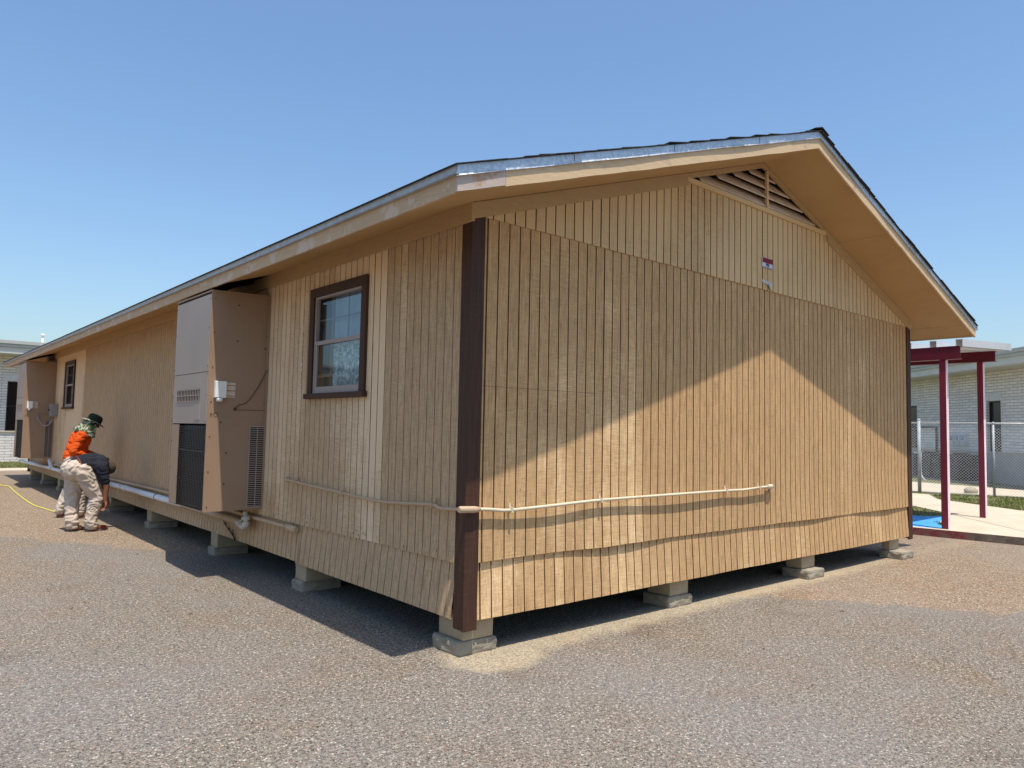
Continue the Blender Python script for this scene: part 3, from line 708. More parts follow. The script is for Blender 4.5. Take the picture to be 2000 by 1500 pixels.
# ------------------------------------------------------------------ piers
def blockmesh(x0, y0, z0, x1, y1, z1, name, mat, parent, rough):
    m = MB(); m.box((x0, y0, z0), (x1, y1, z1)); o = m.build(name, mat, None, bevel=.022 if rough else .012)
    bm = bmesh.new(); bm.from_mesh(o.data); bmesh.ops.subdivide_edges(bm, edges=bm.edges, cuts=4 if rough else 2, use_grid_fill=True)
    for v in bm.verts:
        k = .011 if rough else .003; v.co += Vector((nz(v.co.x, v.co.y, v.co.z, 22), nz(v.co.y, v.co.z, v.co.x, 22), nz(v.co.z, v.co.x, v.co.y, 22)*.6))*k
    bm.to_mesh(o.data); bm.free(); o.parent = parent
    return o
def pier(x, y, w, d, ztop, label, grp, inx=.035, iny=.04, zc=.10):
    e = tag(empty('block_pier', (x, y, 0)), label, 'pier', grp)
    blockmesh(0, 0, -.01, w, d, zc, 'pad', M_pad, e, True)
    blockmesh(inx, iny, zc+.002, w-.035, d-.035, ztop, 'block', M_block, e, False)
G1 = 'concrete block piers under the portable building'
pier(-.014, .034, .350, .335, .305, 'largest nearest tan block pier under the brown corner trim, on a chipped grey pad', G1, .036, .004)
pier(2.375, .028, .345, .32, .30, 'second pier along the gable end, tan block on pad beneath the sunlit skirt', G1, .03, .02)
pier(4.75, -.075, .36, .33, .31, 'third pier along the gable end, between the middle and the far right corner', G1, .03, .10)
pier(7.075, -.155, .36, .31, .32, 'pier at the far right end of the gable, nearest the kerb', G1, .03, .175)
lab = ['first shaded pier behind the corner on the window side, grey pad and tan block', 'shaded grey pier below the near wall air conditioner', 'shaded pier between the near wall unit and the two workers', 'shaded pier just behind the bending man', 'small shaded pier seen between the legs of the workers', 'small pale pier left of the workers, third from the far end', 'tiny pale pier second from the far end of the long wall', 'tiny pale pier at the far end of the long wall']
for i, y in enumerate((2.55, 4.99, 7.86, 10.4, 13.0, 15.3, 17.5, 19.4)):
    pier(-.02, y, .42, .24, .31, lab[i], G1, .02, -.03)
for i, (x, y) in enumerate([(3.7, 5.2), (3.7, 10.5), (3.7, 15.5), (7.2, 5.2), (7.2, 10.5), (7.2, 15.5), (7.2, 19.2)]):
    pass

# ------------------------------------------------------------------ wall mounted air conditioners
AW = .64
def unit(y0, y1, label, first):
    e = tag(empty('wall_air_conditioner', (0, y0, 0)), label, 'air conditioner', 'wall mounted air conditioners'); D = y1-y0
    z0, z1 = .70, 2.995
    def bd(m, name, mat, p=e, bevel=0, lab=None): return m.build(name, mat, p, bevel=bevel, label=lab)
    m = MB(); m.box((-AW, .002, z0), (-.022, .020, z1-.02)); m.box((-AW, D-.02, z0), (-.022, D-.002, z1-.02)); m.box((-AW+.004, .02, z0), (-.022, D-.02, z0+.01)); m.box((-.06, .02, z0+.01), (-.03, D-.02, z1-.03))
    cab = bd(m, 'cabinet', M_ac)
    m = MB(); m.hexa([(-AW-.006, -.006, z1-.0195), (-.02, -.006, z1-.0195), (-.02, D+.006, z1-.0195), (-AW-.006, D+.006, z1-.0195), (-AW-.006, -.006, z1-.004), (-.02, -.006, z1+.014), (-.02, D+.006, z1+.014), (-AW-.006, D+.006, z1-.004)]); bd(m, 'top_cap', M_ac)
    # front (outer face, x = -AW)
    m = MB(); m.box((-AW-.008, .004, 2.142), (-AW-.001, D-.004, z1-.045)); bd(m, 'upper_panel', M_acf, bevel=.0015)
    m = MB(); m.box((-AW-.008, .004, 1.600), (-AW-.001, D-.004, 2.136)); mid = bd(m, 'middle_panel', M_acf, bevel=.0015)
    m = MB(); m.box((-AW-.010, .235, 1.835), (-AW-.0082, 1.01, 1.970), 1)
    for k in range(15): yy = .245+k*.0535; m.box((-AW-.0135, yy, 1.842), (-AW-.0102, yy+.012, 1.964), 0)
    for k in range(3): m.box((-AW-.0130, .236, 1.835+k*.0625), (-AW-.0104, 1.009, 1.843+k*.0625), 0)
    bd(m, 'vent_grille', [M_acf, M_slot], mid)
    m = MB(); m.box((-AW-.014, .19, 1.64), (-AW-.0082, .37, 1.80)); bd(m, 'access_plate', M_acf, mid, .001)
    m = MB(); m.box((-AW-.006, .86, z0+.01), (-AW-.001, D-.004, 1.592)); bd(m, 'lower_panel', M_ac)
    m = MB(); m.box((-AW+.03, .03, z0+.02), (-AW+.05, .85, 1.58)); bd(m, 'condenser_coil', M_coil)
    m = MB(); K = 46
    for k in range(K):
        z = z0+.03+k*(1.55-z0)/K*1.0; m.box((-AW-.012, .028, z), (-AW-.004, .855, z+.006))
    for k in range(17):
        yy = .03+k*.0515; m.box((-AW-.0035, yy, z0+.02), (-AW+.001, yy+.005, 1.58))
    for z in (1.005, 1.31): m.box((-AW-.018, .0, z), (-AW-.0125, .875, z+.008))
    m.box((-AW-.012, .855, z0+.01), (-AW-.001, .8595, 1.59))
    bd(m, 'coil_guard', M_black)
    # near side (y = 0 face)
    m = MB(); m.box((-AW+.30, -.0015, 1.752), (-.024, .0015, 1.756)); bd(m, 'panel_seam', M_screw)
    m = MB(); m.box((-.196, -.012, .718), (-.028, .0, 1.590), 0); m.box((-.186, -.0135, .735), (-.04, -.0122, 1.575), 1)
    for k in range(42): z = .742+k*.0199; m.box((-.184, -.0175, z), (-.042, -.0137, z+.0075), 0)
    m.box((-.117, -.019, .738), (-.109, -.0178, 1.572), 0)
    bd(m, 'side_grille', [M_acf, M_slot])
    m = MB(); 
    for z in [z0+.05+k*.36 for k in range(7)]:
        for x in (-AW+.035, -.045): m.box((x-.005, -.003, z-.005), (x+.005, .001, z+.005))
    for x, z in ((-.36, 2.86), (-.36, 2.48), (-.06, 2.42), (-.43, 1.30), (-.44, .98), (-.5, 1.62)): m.box((x-.007, -.004, z-.007), (x+.007, .001, z+.007))
    for z in (.8, 1.1, 1.4, 1.62, 1.9, 2.12, 2.2, 2.6, 2.9):
        for y in (.02, D-.02): m.box((-AW-.0115, y-.005, z-.005), (-AW-.0083, y+.005, z+.005))
    m0 = m; parts_ = []
    for k in range(0, len(m0.v), 8): q = MB(); q.v = m0.v[k:k+8]; [q.face(t_) for t_ in ((3,2,1,0),(4,5,6,7),(0,1,5,4),(1,2,6,5),(2,3,7,6),(3,0,4,7))]; q.build('screw', M_screw, e)
    m = MB(); m.box((-.0415, -.022, .70), (-.0225, -.0005, z1-.03)); bd(m, 'mounting_flange', M_ac, bevel=.001)
    # labels by the sensor
    m = MB()
    m.box((-.468, -.0035, 1.880), (-.362, .0, 2.036), 0)
    for z in (2.0, 1.945, 1.89): m.box((-.466, -.0048, z), (-.364, -.0036, z+.012), 1)
    bd(m, 'warning_label', [M_paper, M_ochre])
    m = MB(); m.tube([(-.60+.012*math.cos(t*.5236), -.002, 1.70+.012*math.sin(t*.5236)) for t in range(13)], .0015, 4); m.tube([(-.555+.02*math.cos(t*.5236), -.002, 1.70+.02*math.sin(t*.5236)) for t in range(13)], .0015, 4); bd(m, 'knockout', M_screw)
    return e
unit(3.585, 4.735, 'tall tan wall air conditioner nearest the corner, beside the brown framed window', True)
unit(16.32, 17.53, 'distant tan wall air conditioner at the far end, with a grey disconnect box beside it', False)
def sensor(y, label):
    e = tag(empty('sensor_box', (0, y, 0)), label, 'sensor box', 'white sensor boxes on the air conditioners')
    m = MB(); m.box((-.585, -.055, 1.872), (-.470, -.001, 2.045)); m.build('housing', M_white, e, bevel=.006)
    m = MB(); m.tube([(-.532, -.028, 1.868), (-.532, -.028, 1.845), (-.532, -.028, 1.832)], [.034, .034, .022], 14); m.build('lens', M_white, e)
sensor(3.585, 'white sensor box on the near air conditioner beside its faded labels'); sensor(16.32, 'small white sensor box on the distant air conditioner')
m = MB(); cp = [(-.357, -.006, 1.766), (-.33, -.014, 1.80), (-.25, -.018, 1.83), (-.17, -.018, 1.93), (-.10, -.016, 2.05), (-.05, -.02, 2.16), (-.015, -.028, 2.20), (-.0, -.026, 2.26)]
sp = []
for i in range(len(cp)-1):
    for k in range(5):
        t = k/5; a, b, c, d_ = [Vector(cp[max(0, min(len(cp)-1, i+q))]) for q in (-1, 0, 1, 2)]
        sp.append(tuple(.5*((2*b)+(-a+c)*t+(2*a-5*b+4*c-d_)*t*t+(-a+3*b-3*c+d_)*t**3)))
sp.append(cp[-1])
m.tube([(x, 3.585+y, z) for x, y, z in sp], .004, 6); m.sphere((-.36, 3.578, 1.76), .016, 8, 5)
tag(m.build('thin_cable', M_cable), 'thin dark cable hanging across the side of the near air conditioner', 'cable')
# disconnect box and flexible conduit at far unit
e = tag(empty('disconnect_box', (0, 15.98, 0)), 'grey electrical disconnect box on the wall between far unit and far window', 'electrical box')
m = MB(); m.box((-.16, -.16, 1.70), (-.022, .14, 1.99)); m.build('box', M_grey, e, bevel=.006)
m = MB(); m.box((-.17, -.165, 1.965), (-.02, .145, 1.992)); m.build('lid', M_grey, e, bevel=.003); m = MB(); m.tube([(-.165, -.02, 1.84), (-.19, -.02, 1.84), (-.20, -.02, 1.87)], .012, 8); m.build('lever', M_black, e)
m = MB(); m.tube([(-.10, 15.97+.03*k-.05, 1.70-.22*math.sin(k/8*math.pi)+.02*k/8*0) if False else (-.07-.31*(k/8), 15.97+.33*(k/8), 1.69-.24*math.sin(math.pi*k/8)**.8+.04*k/8) for k in range(9)], .016, 8)
tag(m.build('flexible_conduit', M_grey), 'grey flexible conduit looping from the disconnect box to the far air conditioner', 'conduit')

# conduits and pipes ------------------------------------------------------
def crv(P, n=6):
    P = [Vector(p) for p in P]; o = []
    for i in range(len(P)-1):
        for k in range(n):
            t = k/n; a, b, c, d_ = [P[max(0, min(len(P)-1, i+q))] for q in (-1, 0, 1, 2)]
            o.append(tuple(.5*((2*b)+(-a+c)*t+(2*a-5*b+4*c-d_)*t*t+(-a+3*b-3*c+d_)*t**3)))
    return o+[tuple(P[-1])]
def strap(m, p, axis, r=.012, h=.05):
    x, y, z = p
    if axis == 'y': m.box((x-.009, y-r-.006, z-.019), (x+.009, y+r, z+.019)); m.box((x-.009, y+r, z-.02), (x+.009, y+r+.004, z+h))
    else: m.box((x-r-.006, y-.009, z-.019), (x+r, y+.009, z+.019)); m.box((x+r, y-.009, z-.02), (x+r+.004, y+.009, z+h))
e = tag(empty('gable_conduit', (0, 0, 0)), 'cream painted conduit running along the sunlit gable from the brown corner trim', 'conduit')
P = crv([(-.02, -.058, 1.036), (.08, -.060, 1.036), (.20, -.058, 1.026), (.36, -.058, 1.014), (.8, -.062, 1.026), (1.334, -.058, 1.041), (2.2, -.066, 1.047), (3.145, -.058, 1.048), (3.45, -.060, 1.046), (3.75, -.060, 1.058), (3.93, -.060, 1.062)])
m = MB(); m.tube(P, .0125, 10); m.build('pipe', M_conduit, e)
for p in ((.365, -.058, 1.015), (1.334, -.058, 1.041), (3.145, -.058, 1.048), (3.74, -.06, 1.056)): m = MB(); strap(m, p, 'y', .013); m.build('strap', M_conduit, e)
m = MB(); m.tube([(3.90, -.060, 1.060), (3.975, -.060, 1.063), (4.0, -.055, 1.063)], [.022, .024, .02], 10); m.box((3.985, -.05, 1.0), (4.015, -.034, 1.08)); m.build('end_fitting', M_conduit, e)
m = MB(); m.tube([(-.115, -.062, 1.043), (-.105, -.062, 1.043), (.02, -.062, 1.037), (.07, -.060, 1.036)], [.018, .024, .024, .017], 12); m.build('corner_fitting', [M_conduit_s], e)
e = tag(empty('side_conduit', (0, 0, 0)), 'tan painted conduit on the shaded side wall below the near window', 'conduit')
P = crv([(-.050, .0, 1.036), (-.052, .09, 1.03), (-.056, .25, 1.022), (-.055, .36, 1.037), (-.054, .75, 1.014), (-.054, 1.14, .998), (-.054, 1.8, 1.018), (-.054, 2.47, 1.040), (-.054, 2.92, 1.055)])
m = MB(); m.tube(P, .0125, 10); m.build('pipe', M_conduit_s, e)
for p in ((-.055, .34, 1.036), (-.054, 1.75, 1.016), (-.054, 2.70, 1.046)): m = MB(); strap(m, p, 'x', .013); m.build('strap', M_conduit_s, e)
m = MB(); m.tube([(-.054, 2.88, 1.054), (-.052, 2.95, 1.058), (-.03, 2.985, 1.06)], [.02, .022, .02], 10); m.build('end_fitting', M_conduit_s, e)
e = tag(empty('low_conduit', (0, 0, 0)), 'thin tan conduit low on the side wall, running just above the drain pipe', 'conduit')
m = MB(); m.tube(crv([(-.062, 2.80, .596), (-.062, 3.6, .600), (-.062, 4.8, .612), (-.062, 6.8, .624), (-.064, 8.6, .615), (-.062, 10.4, .600), (-.062, 14, .60), (-.062, 16.2, .58)]), .020, 10); m.build('pipe', M_conduit_s, e)
m = MB(); m.tube([(-.062, 2.88, .597), (-.062, 2.78, .594), (-.060, 2.68, .590), (-.055, 2.64, .588)], [.026, .032, .034, .026], 12); m.build('end_fitting', M_conduit_s, e)
e = tag(empty('drain_pipe', (0, 0, 0)), 'long white drain pipe along the foot of the side wall with an elbow trap', 'pipe')
m = MB(); m.tube([(-.10, 6.0, .538), (-.10, 8.5, .530), (-.10, 9.3, .532)], .042, 14); m.tube([(-.10, 9.3, .532), (-.10, 12, .51), (-.10, 16.2, .487), (-.12, 19.7, .46), (-.12, 20.6, .452)], .040, 12); m.build('pipe', M_pvc, e)
m = MB(); m.tube([(-.10, 6.0, .538), (-.10, 4.9, .530), (-.10, 4.0, .528)], .040, 14); m.build('pipe', M_conduit_s, e, label='tan painted stretch of the drain pipe')
for y in (7.2, 12.6): m = MB(); m.tube([(-.10, y, .535), (-.10, y+.02, .535)], .046, 14); m.build('clamp', M_cable, e)
for a in (8.9, 14.4, 18.6):
    m = MB(); z = .53-(a-8.9)*.0065; m.tube([(-.10, a, z), (-.10, a+.14, z-.001)], .048, 14); m.build('coupling', M_pvc, e)
m = MB(); P = crv([(-.12, 3.98, .528), (-.13, 3.86, .520), (-.135, 3.78, .500), (-.14, 3.72, .525), (-.14, 3.71, .56), (-.14, 3.725, .60), (-.14, 3.74, .64), (-.14, 3.74, .67)]); m.tube(P, [.043]*14+[.038]*10+[.026]*(len(P)-24), 14)
m.tube([(-.14, 3.715, .575), (-.14, 3.72, .615)], .047, 14); m.tube([(-.128, 3.90, .525), (-.132, 3.84, .515)], .052, 14)
m.build('trap', M_pvc_old, e)
m = MB(); m.tube([(-.11, 15.6, .50), (-.12, 15.72, .56), (-.12, 15.95, .68)], .040, 12); m.tube([(-.115, 15.62, .505), (-.12, 15.70, .545)], .05, 12); m.build('branch', M_pvc, e)

# sign --------------------------------------------------------------------
def text(body, size, name, mat, parent, M4, depth=.0006, align='CENTER', bold=False):
    c = bpy.data.curves.new(name, 'FONT'); c.body = body; c.size = size; c.extrude = depth; c.align_x = align; c.align_y = 'CENTER'
    if bold: c.offset = size*.025
    t = bpy.data.objects.new(name, c); sc.collection.objects.link(t); bpy.context.view_layer.update()
    me = bpy.data.meshes.new_from_object(t.evaluated_get(bpy.context.evaluated_depsgraph_get())); me.name = name
    bpy.data.objects.remove(t); me.materials.clear(); me.materials.append(mat); me.transform(M4)
    o = bpy.data.objects.new(name, me); sc.collection.objects.link(o); o.parent = parent; return o
e = tag(empty('small_sign', (3.94, -.044, 3.44)), 'small red and white sign high on the upper gable siding', 'sign')
m = MB(); m.box((-.103, -.0015, -.055), (.103, .006, .053)); m.build('plate', M_signwhite, e, bevel=.001)
m = MB(); m.box((-.101, -.003, -.002), (.101, -.0018, .051)); m.build('red_band', M_signred, e)
m = MB(); m.box((-.101, -.003, -.052), (.101, -.0018, -.047)); m.build('bottom_line', M_ink, e)
RX = Matrix.Rotation(R(90), 4, 'X')
text('P03', .046, 'lettering', M_ink, e, Matrix.Translation((0, -.0035, -.024)) @ RX, bold=True)
for z in (.036, .015):
    m = MB()
    for x0 in [(-.085+i*.022) for i in range(8)]: m.box((x0, -.004, z-.005), (x0+.014, -.0032, z+.005))
    m.build('small_print', M_inkred, e)
m = MB(); m.v += [(3.838, -.040, 3.255), (4.044, -.040, 3.245), (4.044, -.040, 3.20), (4.03, -.041, 3.16), (3.99, -.046, 3.17), (3.955, -.052, 3.20), (3.90, -.044, 3.215), (3.838, -.040, 3.225)]
m.face(tuple(range(8))[::-1]); i = len(m.v); m.v += [(4.03, -.0415, 3.16), (3.975, -.058, 3.165), (3.955, -.0525, 3.20), (3.97, -.050, 3.225), (4.02, -.041, 3.235)]; m.face(tuple(range(i, i+5)))
tag(m.build('torn_sticker', simple('silvered_torn_paper', (.55, .53, .47), .5, .1, .4, .2, 40)), 'torn curling sticker remnant below the small red and white sign', 'sticker')

# ------------------------------------------------------------------ canopy
CV = tag(empty('walkway_canopy', (10.2, .4, 0)), 'dark red steel walkway canopy with a grey white ribbed metal roof', 'canopy')
def cbx(name, mat, boxes, lab=None, bevel=0):
    m = MB()
    for a, b in boxes: m.box((a[0]-10.2, a[1]-.4, a[2]), (b[0]-10.2, b[1]-.4, b[2]))
    return m.build(name, mat, CV, bevel=bevel, label=lab)
for (x, y) in ((10.21, .39), (12.79, .62), (10.21, 4.4), (12.79, 4.6)):
    cbx('post', M_post, [((x-.052, y-.052, .115), (x+.052, y+.052, 2.905 if x < 11 else 3.075))], bevel=.004)
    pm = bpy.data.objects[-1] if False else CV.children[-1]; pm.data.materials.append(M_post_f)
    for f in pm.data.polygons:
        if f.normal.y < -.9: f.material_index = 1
def ibeam(x, y0, y1, z0, z1):
    cbx('beam', M_maroon, [((x-.07, y0, z0), (x+.07, y1, z0+.014)), ((x-.07, y0, z1-.014), (x+.07, y1, z1)), ((x-.006, y0+.004, z0+.014), (x+.006, y1, z1-.014)), ((x-.062, y0+.002, z0+.0145), (x-.055, y1, z1-.0145))])
ibeam(10.21, .13, 6.2, 2.91, 3.125); ibeam(12.79, .37, 6.2, 3.08, 3.275)
m = MB()
def dz(x): return 3.125+(x-10.2)*(3.28-3.125)/(12.8-10.2)
for k in range(13):
    y = .15+.40*k; xa, xb = 10.37, 12.95
    def sl(y0, y1, h0, h1):
        P = [(xa-10.2, y0-.4, dz(xa)+h0), (xb-10.2, y0-.4, dz(xb)+h0), (xb-10.2, y1-.4, dz(xb)+h0), (xa-10.2, y1-.4, dz(xa)+h0)]
        m.hexa(P+[(p[0], p[1], p[2]+h1-h0) for p in P])
    sl(y, y+.005, .0, .125); sl(y+.005, y+.10, .120, .125); sl(y+.10, y+.105, .0, .125); sl(y+.105, y+.40, .0, .005)
m.build('roof_deck', M_deck, CV)

# ------------------------------------------------------------------ chain link fence
a0 = Vector((18.30, 5.14, 0)); a1_ = Vector((20.3, -1.46, 0)); dF = (a1_-a0).normalized(); LF = (a1_-a0).length
M_fpost = simple('galvanized_fence_pipe', (.36, .38, .39), .65, .2, .4, .15, 8)
FE = tag(empty('chain_link_fence', a0), 'galvanized chain link fence between the path and the white brick building', 'fence')
def fp(s, z): v = dF*s; return (v.x, v.y, z)
s0 = (Vector((18.66, 3.92, 0))-a0).length; s1 = (Vector((19.16, 2.27, 0))-a0).length
m = MB(); m.tube([fp(s0, .08), fp(s0, 2.08)], .045, 12); m.sphere(fp(s0, 2.09), .05, 10, 6); m.build('terminal_post', M_fpost, FE)
for s in (s1, s1+3.0):
    m = MB(); m.tube([fp(s, .08), fp(s, 2.0)], .03, 10); m.sphere(fp(s, 2.03), .04, 8, 5); m.build('line_post', M_fpost, FE)
m = MB(); m.tube([fp(0, 2.02), fp(LF, 2.03)], .024, 8); m.build('top_rail', M_galv_dull, FE)
m = MB(); rr = .0020; Hh = 1.88; zb0 = .12
pp = .075; nrm = Vector((-dF.y, dF.x, 0))
k = -int(Hh/pp)-1
while k*pp < LF:
    for sg in (1, -1):
        sA, zA, sB, zB = (k*pp, zb0, k*pp+Hh, zb0+Hh) if sg > 0 else (k*pp, zb0+Hh, k*pp+Hh, zb0)
        if sA < 0: t = -sA/(sB-sA); zA = zA+(zB-zA)*t; sA = 0
        if sB > LF: t = (LF-sA)/(sB-sA); zB = zA+(zB-zA)*t; sB = LF
        if sB-sA > .01: m.tube([fp(sA, zA), fp(sB, zB)], rr, 4, caps=False)
    k += 1
m.build('chain_mesh', simple('bright_galvanized_wire', (.80, .82, .84), .45, .2, .5), FE)
GA = tag(empty('gate_frame', (18.45, 4.6, 0)), 'galvanized gate frame beside the fence terminal post', 'gate')

bpy.data.objects.remove(GA)

# ------------------------------------------------------------------ brick buildings
def brick_building(name, label, org, ang, s0, s1, depth, wins, overhang=.94):
    e = tag(empty(name, (org[0], org[1], 0), ang), label, 'building', 'white brick school buildings')
    # local: +x along the wall, +y into the building
    m = MB(); xs = sorted({s0, s1}|{w[0] for w in wins}|{w[1] for w in wins})
    ZT = 4.35
    def bx(a, b): m.box(a, b)
    for a, b in zip(xs[:-1], xs[1:]):
        w_ = next((w for w in wins if w[0] <= a and b <= w[1]), None)
        if w_: m.box((a, 0, 1.18), (b, .25, w_[2])); m.box((a, 0, w_[3]), (b, .25, ZT))
        else: m.box((a, 0, 1.18), (b, .25, ZT))
    m.box((s0, .25, 0), (s1, depth, ZT))
    m.build('wall', M_brick, e)
    m = MB(); m.box((s0, -.005, -.1), (s1, .25, 1.12)); m.build('lower_wall', M_brick if ang == 0 else M_wall2, e)
    m = MB(); m.box((s0, -.05, 1.12), (s1, .25, 1.18)); m.build('ledge', M_ledge, e, bevel=.006)
    m = MB(); m.box((s0-.9, -overhang, 4.02), (s1+.9, depth+.9, 4.25)); m.box((s0-.9, -overhang+.02, 4.02-.02), (s1+.9, depth, 4.018)); m.build('eave', M_capw, e)
    m = MB(); m.box((s0-.95, -overhang-.06, 4.252), (s1+.95, depth+.95, 4.36)); m.box((s0-.98, -overhang-.10, 4.362), (s1+.98, depth+1, 4.50)); m.build('roof', M_cap2, e, bevel=.012)
    for w_ in wins:
        m = MB(); a, b, za, zb = w_
        m.box((a, .10, za), (a+.05, .16, zb)); m.box((b-.05, .10, za), (b, .16, zb)); m.box((a+.05, .10, zb-.05), (b-.05, .16, zb)); m.box((a+.05, .10, za), (b-.05, .16, za+.05)); m.box((a+.05, .10, (za+zb)/2-.02), (b-.05, .16, (za+zb)/2+.02))
        f = m.build('window', simple('dark_window_frame', (.02, .02, .022), .5), e)
        m = MB(); m.box((a+.05, .125, za+.05), (b-.05, .13, (za+zb)/2-.02)); m.box((a+.05, .125, (za+zb)/2+.02), (b-.05, .13, zb-.05)); m.build('pane', M_darkglass, f)
        # soldier course above
        m = MB(); 
        for q in range(int((b-a+.2)/.105)): m.box((a-.1+q*.105, -.006, zb+.005), (a-.1+q*.105+.097, .0, zb+.30))
        m.build('soldier_course', simple('white_lintel_brick', (.60, .60, .59), .85), e)
    return e
LB = brick_building('brick_building', 'white brick building with flat roof beyond the far end, in the left background', (0, 29, 0), 0.0, -26, 7.5, 9, [(.38, 1.7, 1.18, 3.04), (-12, -10.6, 1.18, 3.04)])
m = MB(); m.tube([(1.55, 1.0, 4.3), (1.55, 1.0, 4.95)], .045, 10); m.tube([(1.55, 1.0, 4.93), (1.55, 1.0, 5.02)], .07, 10); m.build('roof_vent', M_white, LB)
th = R(41.5); Dd = Vector((math.sin(th), math.cos(th), 0))
# right wall: local +x runs from far (left in view) towards the camera side (right)
angB = math.atan2(-Dd.y, -Dd.x)
RB = brick_building('brick_building', 'white brick building with tall dark windows behind the chain link fence on the right', (25.435, 3.232, 0), angB, -22, 16, 9, [(-1.87, -1.09, 1.12, 2.95), (-7.6, -6.48, 1.12, 2.95), (2.6, 3.6, 1.12, 2.95)])
Bo = Vector((25.435, 3.232, 0)); Nn = Vector((-math.cos(th), math.sin(th), 0))   # towards the camera
def wp(s, out, z): v = Bo+Dd*s+Nn*out; return Vector((v.x, v.y, z))
RotB = Matrix.Rotation(angB, 4, 'Z')
def condenser(s, wd, label, h=.95):
    p = wp(s, 1.0, .095); e = tag(empty('condenser_unit', p, angB), label, 'condenser', 'condenser units behind the fence')
    m = MB(); m.box((-wd/2, -.4, .05), (wd/2, .4, h)); m.build('casing', M_black, e, bevel=.01)
    m = MB(); [m.box((-wd/2-.004, -.41, .12+k*.07), (wd/2+.004, -.402, .14+k*.07)) for k in range(10)]; m.build('louvres', M_black, e)
    m = MB(); m.box((-wd/2-.1, -.5, 0), (wd/2+.1, .5, .05)); m.build('pad', M_pad, e)
    m = MB(); m.tube([(0, 0, h), (0, 0, h+.05)], .28, 18); m.build('fan_guard', M_black, e)
condenser(3.62, 1.25, 'dark condenser unit left of the near red post'); condenser(1.70, .9, 'dark condenser unit between the two red posts')
condenser(2.62, .42, 'narrow dark condenser unit half hidden by the near red post', .85)
for i, s in enumerate((3.78, 3.42, 3.06)):
    e = tag(empty('electric_meter', wp(s, 0, 0), angB), ['grey electric meter box on the brick wall, left one of three', 'grey electric meter box on the brick wall, middle one of three', 'grey electric meter box on the brick wall, right one of three'][i], 'electric meter', 'electric meters on the brick wall')
    m = MB(); m.box((-.13, -.16, 1.36), (.13, -.002, 1.80)); m.build('box', M_meter, e, bevel=.008)
    m = MB(); m.tube([(0, -.16, 1.64), (0, -.25, 1.64)], .085, 14); m.build('dial', simple('meter_glass', (.35, .42, .48), .2), e)
e = tag(empty('service_pipe', wp(5.5, 0, 0), angB), 'dark rectangular loop of pipe on the brick wall behind the fence', 'pipe')
m = MB(); m.tube([(.56, -.06, .9), (.56, -.06, 2.05), (-.62, -.06, 2.05)], .035, 8); m.tube([(.50, -.06, .9), (.50, -.06, 1.99)], .02, 6); m.build('pipe', M_cable, e)
e = tag(empty('gas_meter_pipe', wp(2.75, 1.9, .095), angB), 'pale bent utility pipe low behind the fence terminal post', 'pipe')
m = MB(); m.tube(crv([(-.4, 0, .95), (.0, 0, .95), (.08, 0, .9), (.05, 0, .45), (.1, 0, .15), (.25, 0, .02), (.4, 0, -.01)]), .022, 8); m.build('pipe', M_meter, e)
m = MB(); m.sphere((0, 0, 0), .2, 12, 8, sc3=(1.3, .8, .62))
for i, v in enumerate(m.v): q = Vector(v); k = 1+.25*nz(q.x, q.y, q.z, 5); m.v[i] = tuple(q*k)
o = m.build('rock', M_pad); o.location = (19.75, 3.0, .17); tag(o, 'single tan rock on the concrete behind the fence', 'rock')

# ------------------------------------------------------------------ people
dg = bpy.context.evaluated_depsgraph_get
def cap(m, p0, r0, p1, r1, seg=14):
    p0, p1 = Vector(p0), Vector(p1); d = p1-p0; Ln = d.length; d = d/Ln if Ln > 1e-6 else Vector((0, 0, 1))
    a = Vector((0, 0, 1)) if abs(d.z) < .9 else Vector((1, 0, 0)); a = (a-d*a.dot(d)).normalized(); b = d.cross(a); n0 = len(m.v); K = 5; rings = []
    for k in range(K): ph = math.pi/2*(1-k/(K-1)); rings.append((p0-d*r0*math.sin(ph), max(1e-4, r0*math.cos(ph))))
    for k in range(K): ph = math.pi/2*(k/(K-1)); rings.append((p1+d*r1*math.sin(ph), max(1e-4, r1*math.cos(ph))))
    for c, r in rings:
        for i in range(seg): t = 2*math.pi*i/seg; m.v.append(tuple(c+(a*math.cos(t)+b*math.sin(t))*r))
    for j in range(len(rings)-1):
        for i in range(seg): m.face((n0+j*seg+i, n0+j*seg+(i+1) % seg, n0+(j+1)*seg+(i+1) % seg, n0+(j+1)*seg+i), 0, True)
    m.face(tuple(n0+i for i in range(seg))[::-1]); m.face(tuple(n0+(len(rings)-1)*seg+i for i in range(seg)))
def ell(m, c, rad, rot=None, seg=18, rings=12):
    t = MB(); t.sphere((0, 0, 0), 1, seg, rings); n0 = len(m.v); Rm = rot or Matrix.Identity(3)
    for v in t.v: q = Rm @ Vector((v[0]*rad[0], v[1]*rad[1], v[2]*rad[2])); m.v.append(tuple(Vector(c)+q))
    for f in t.f: m.face(tuple(n0+i for i in f), 0, True)
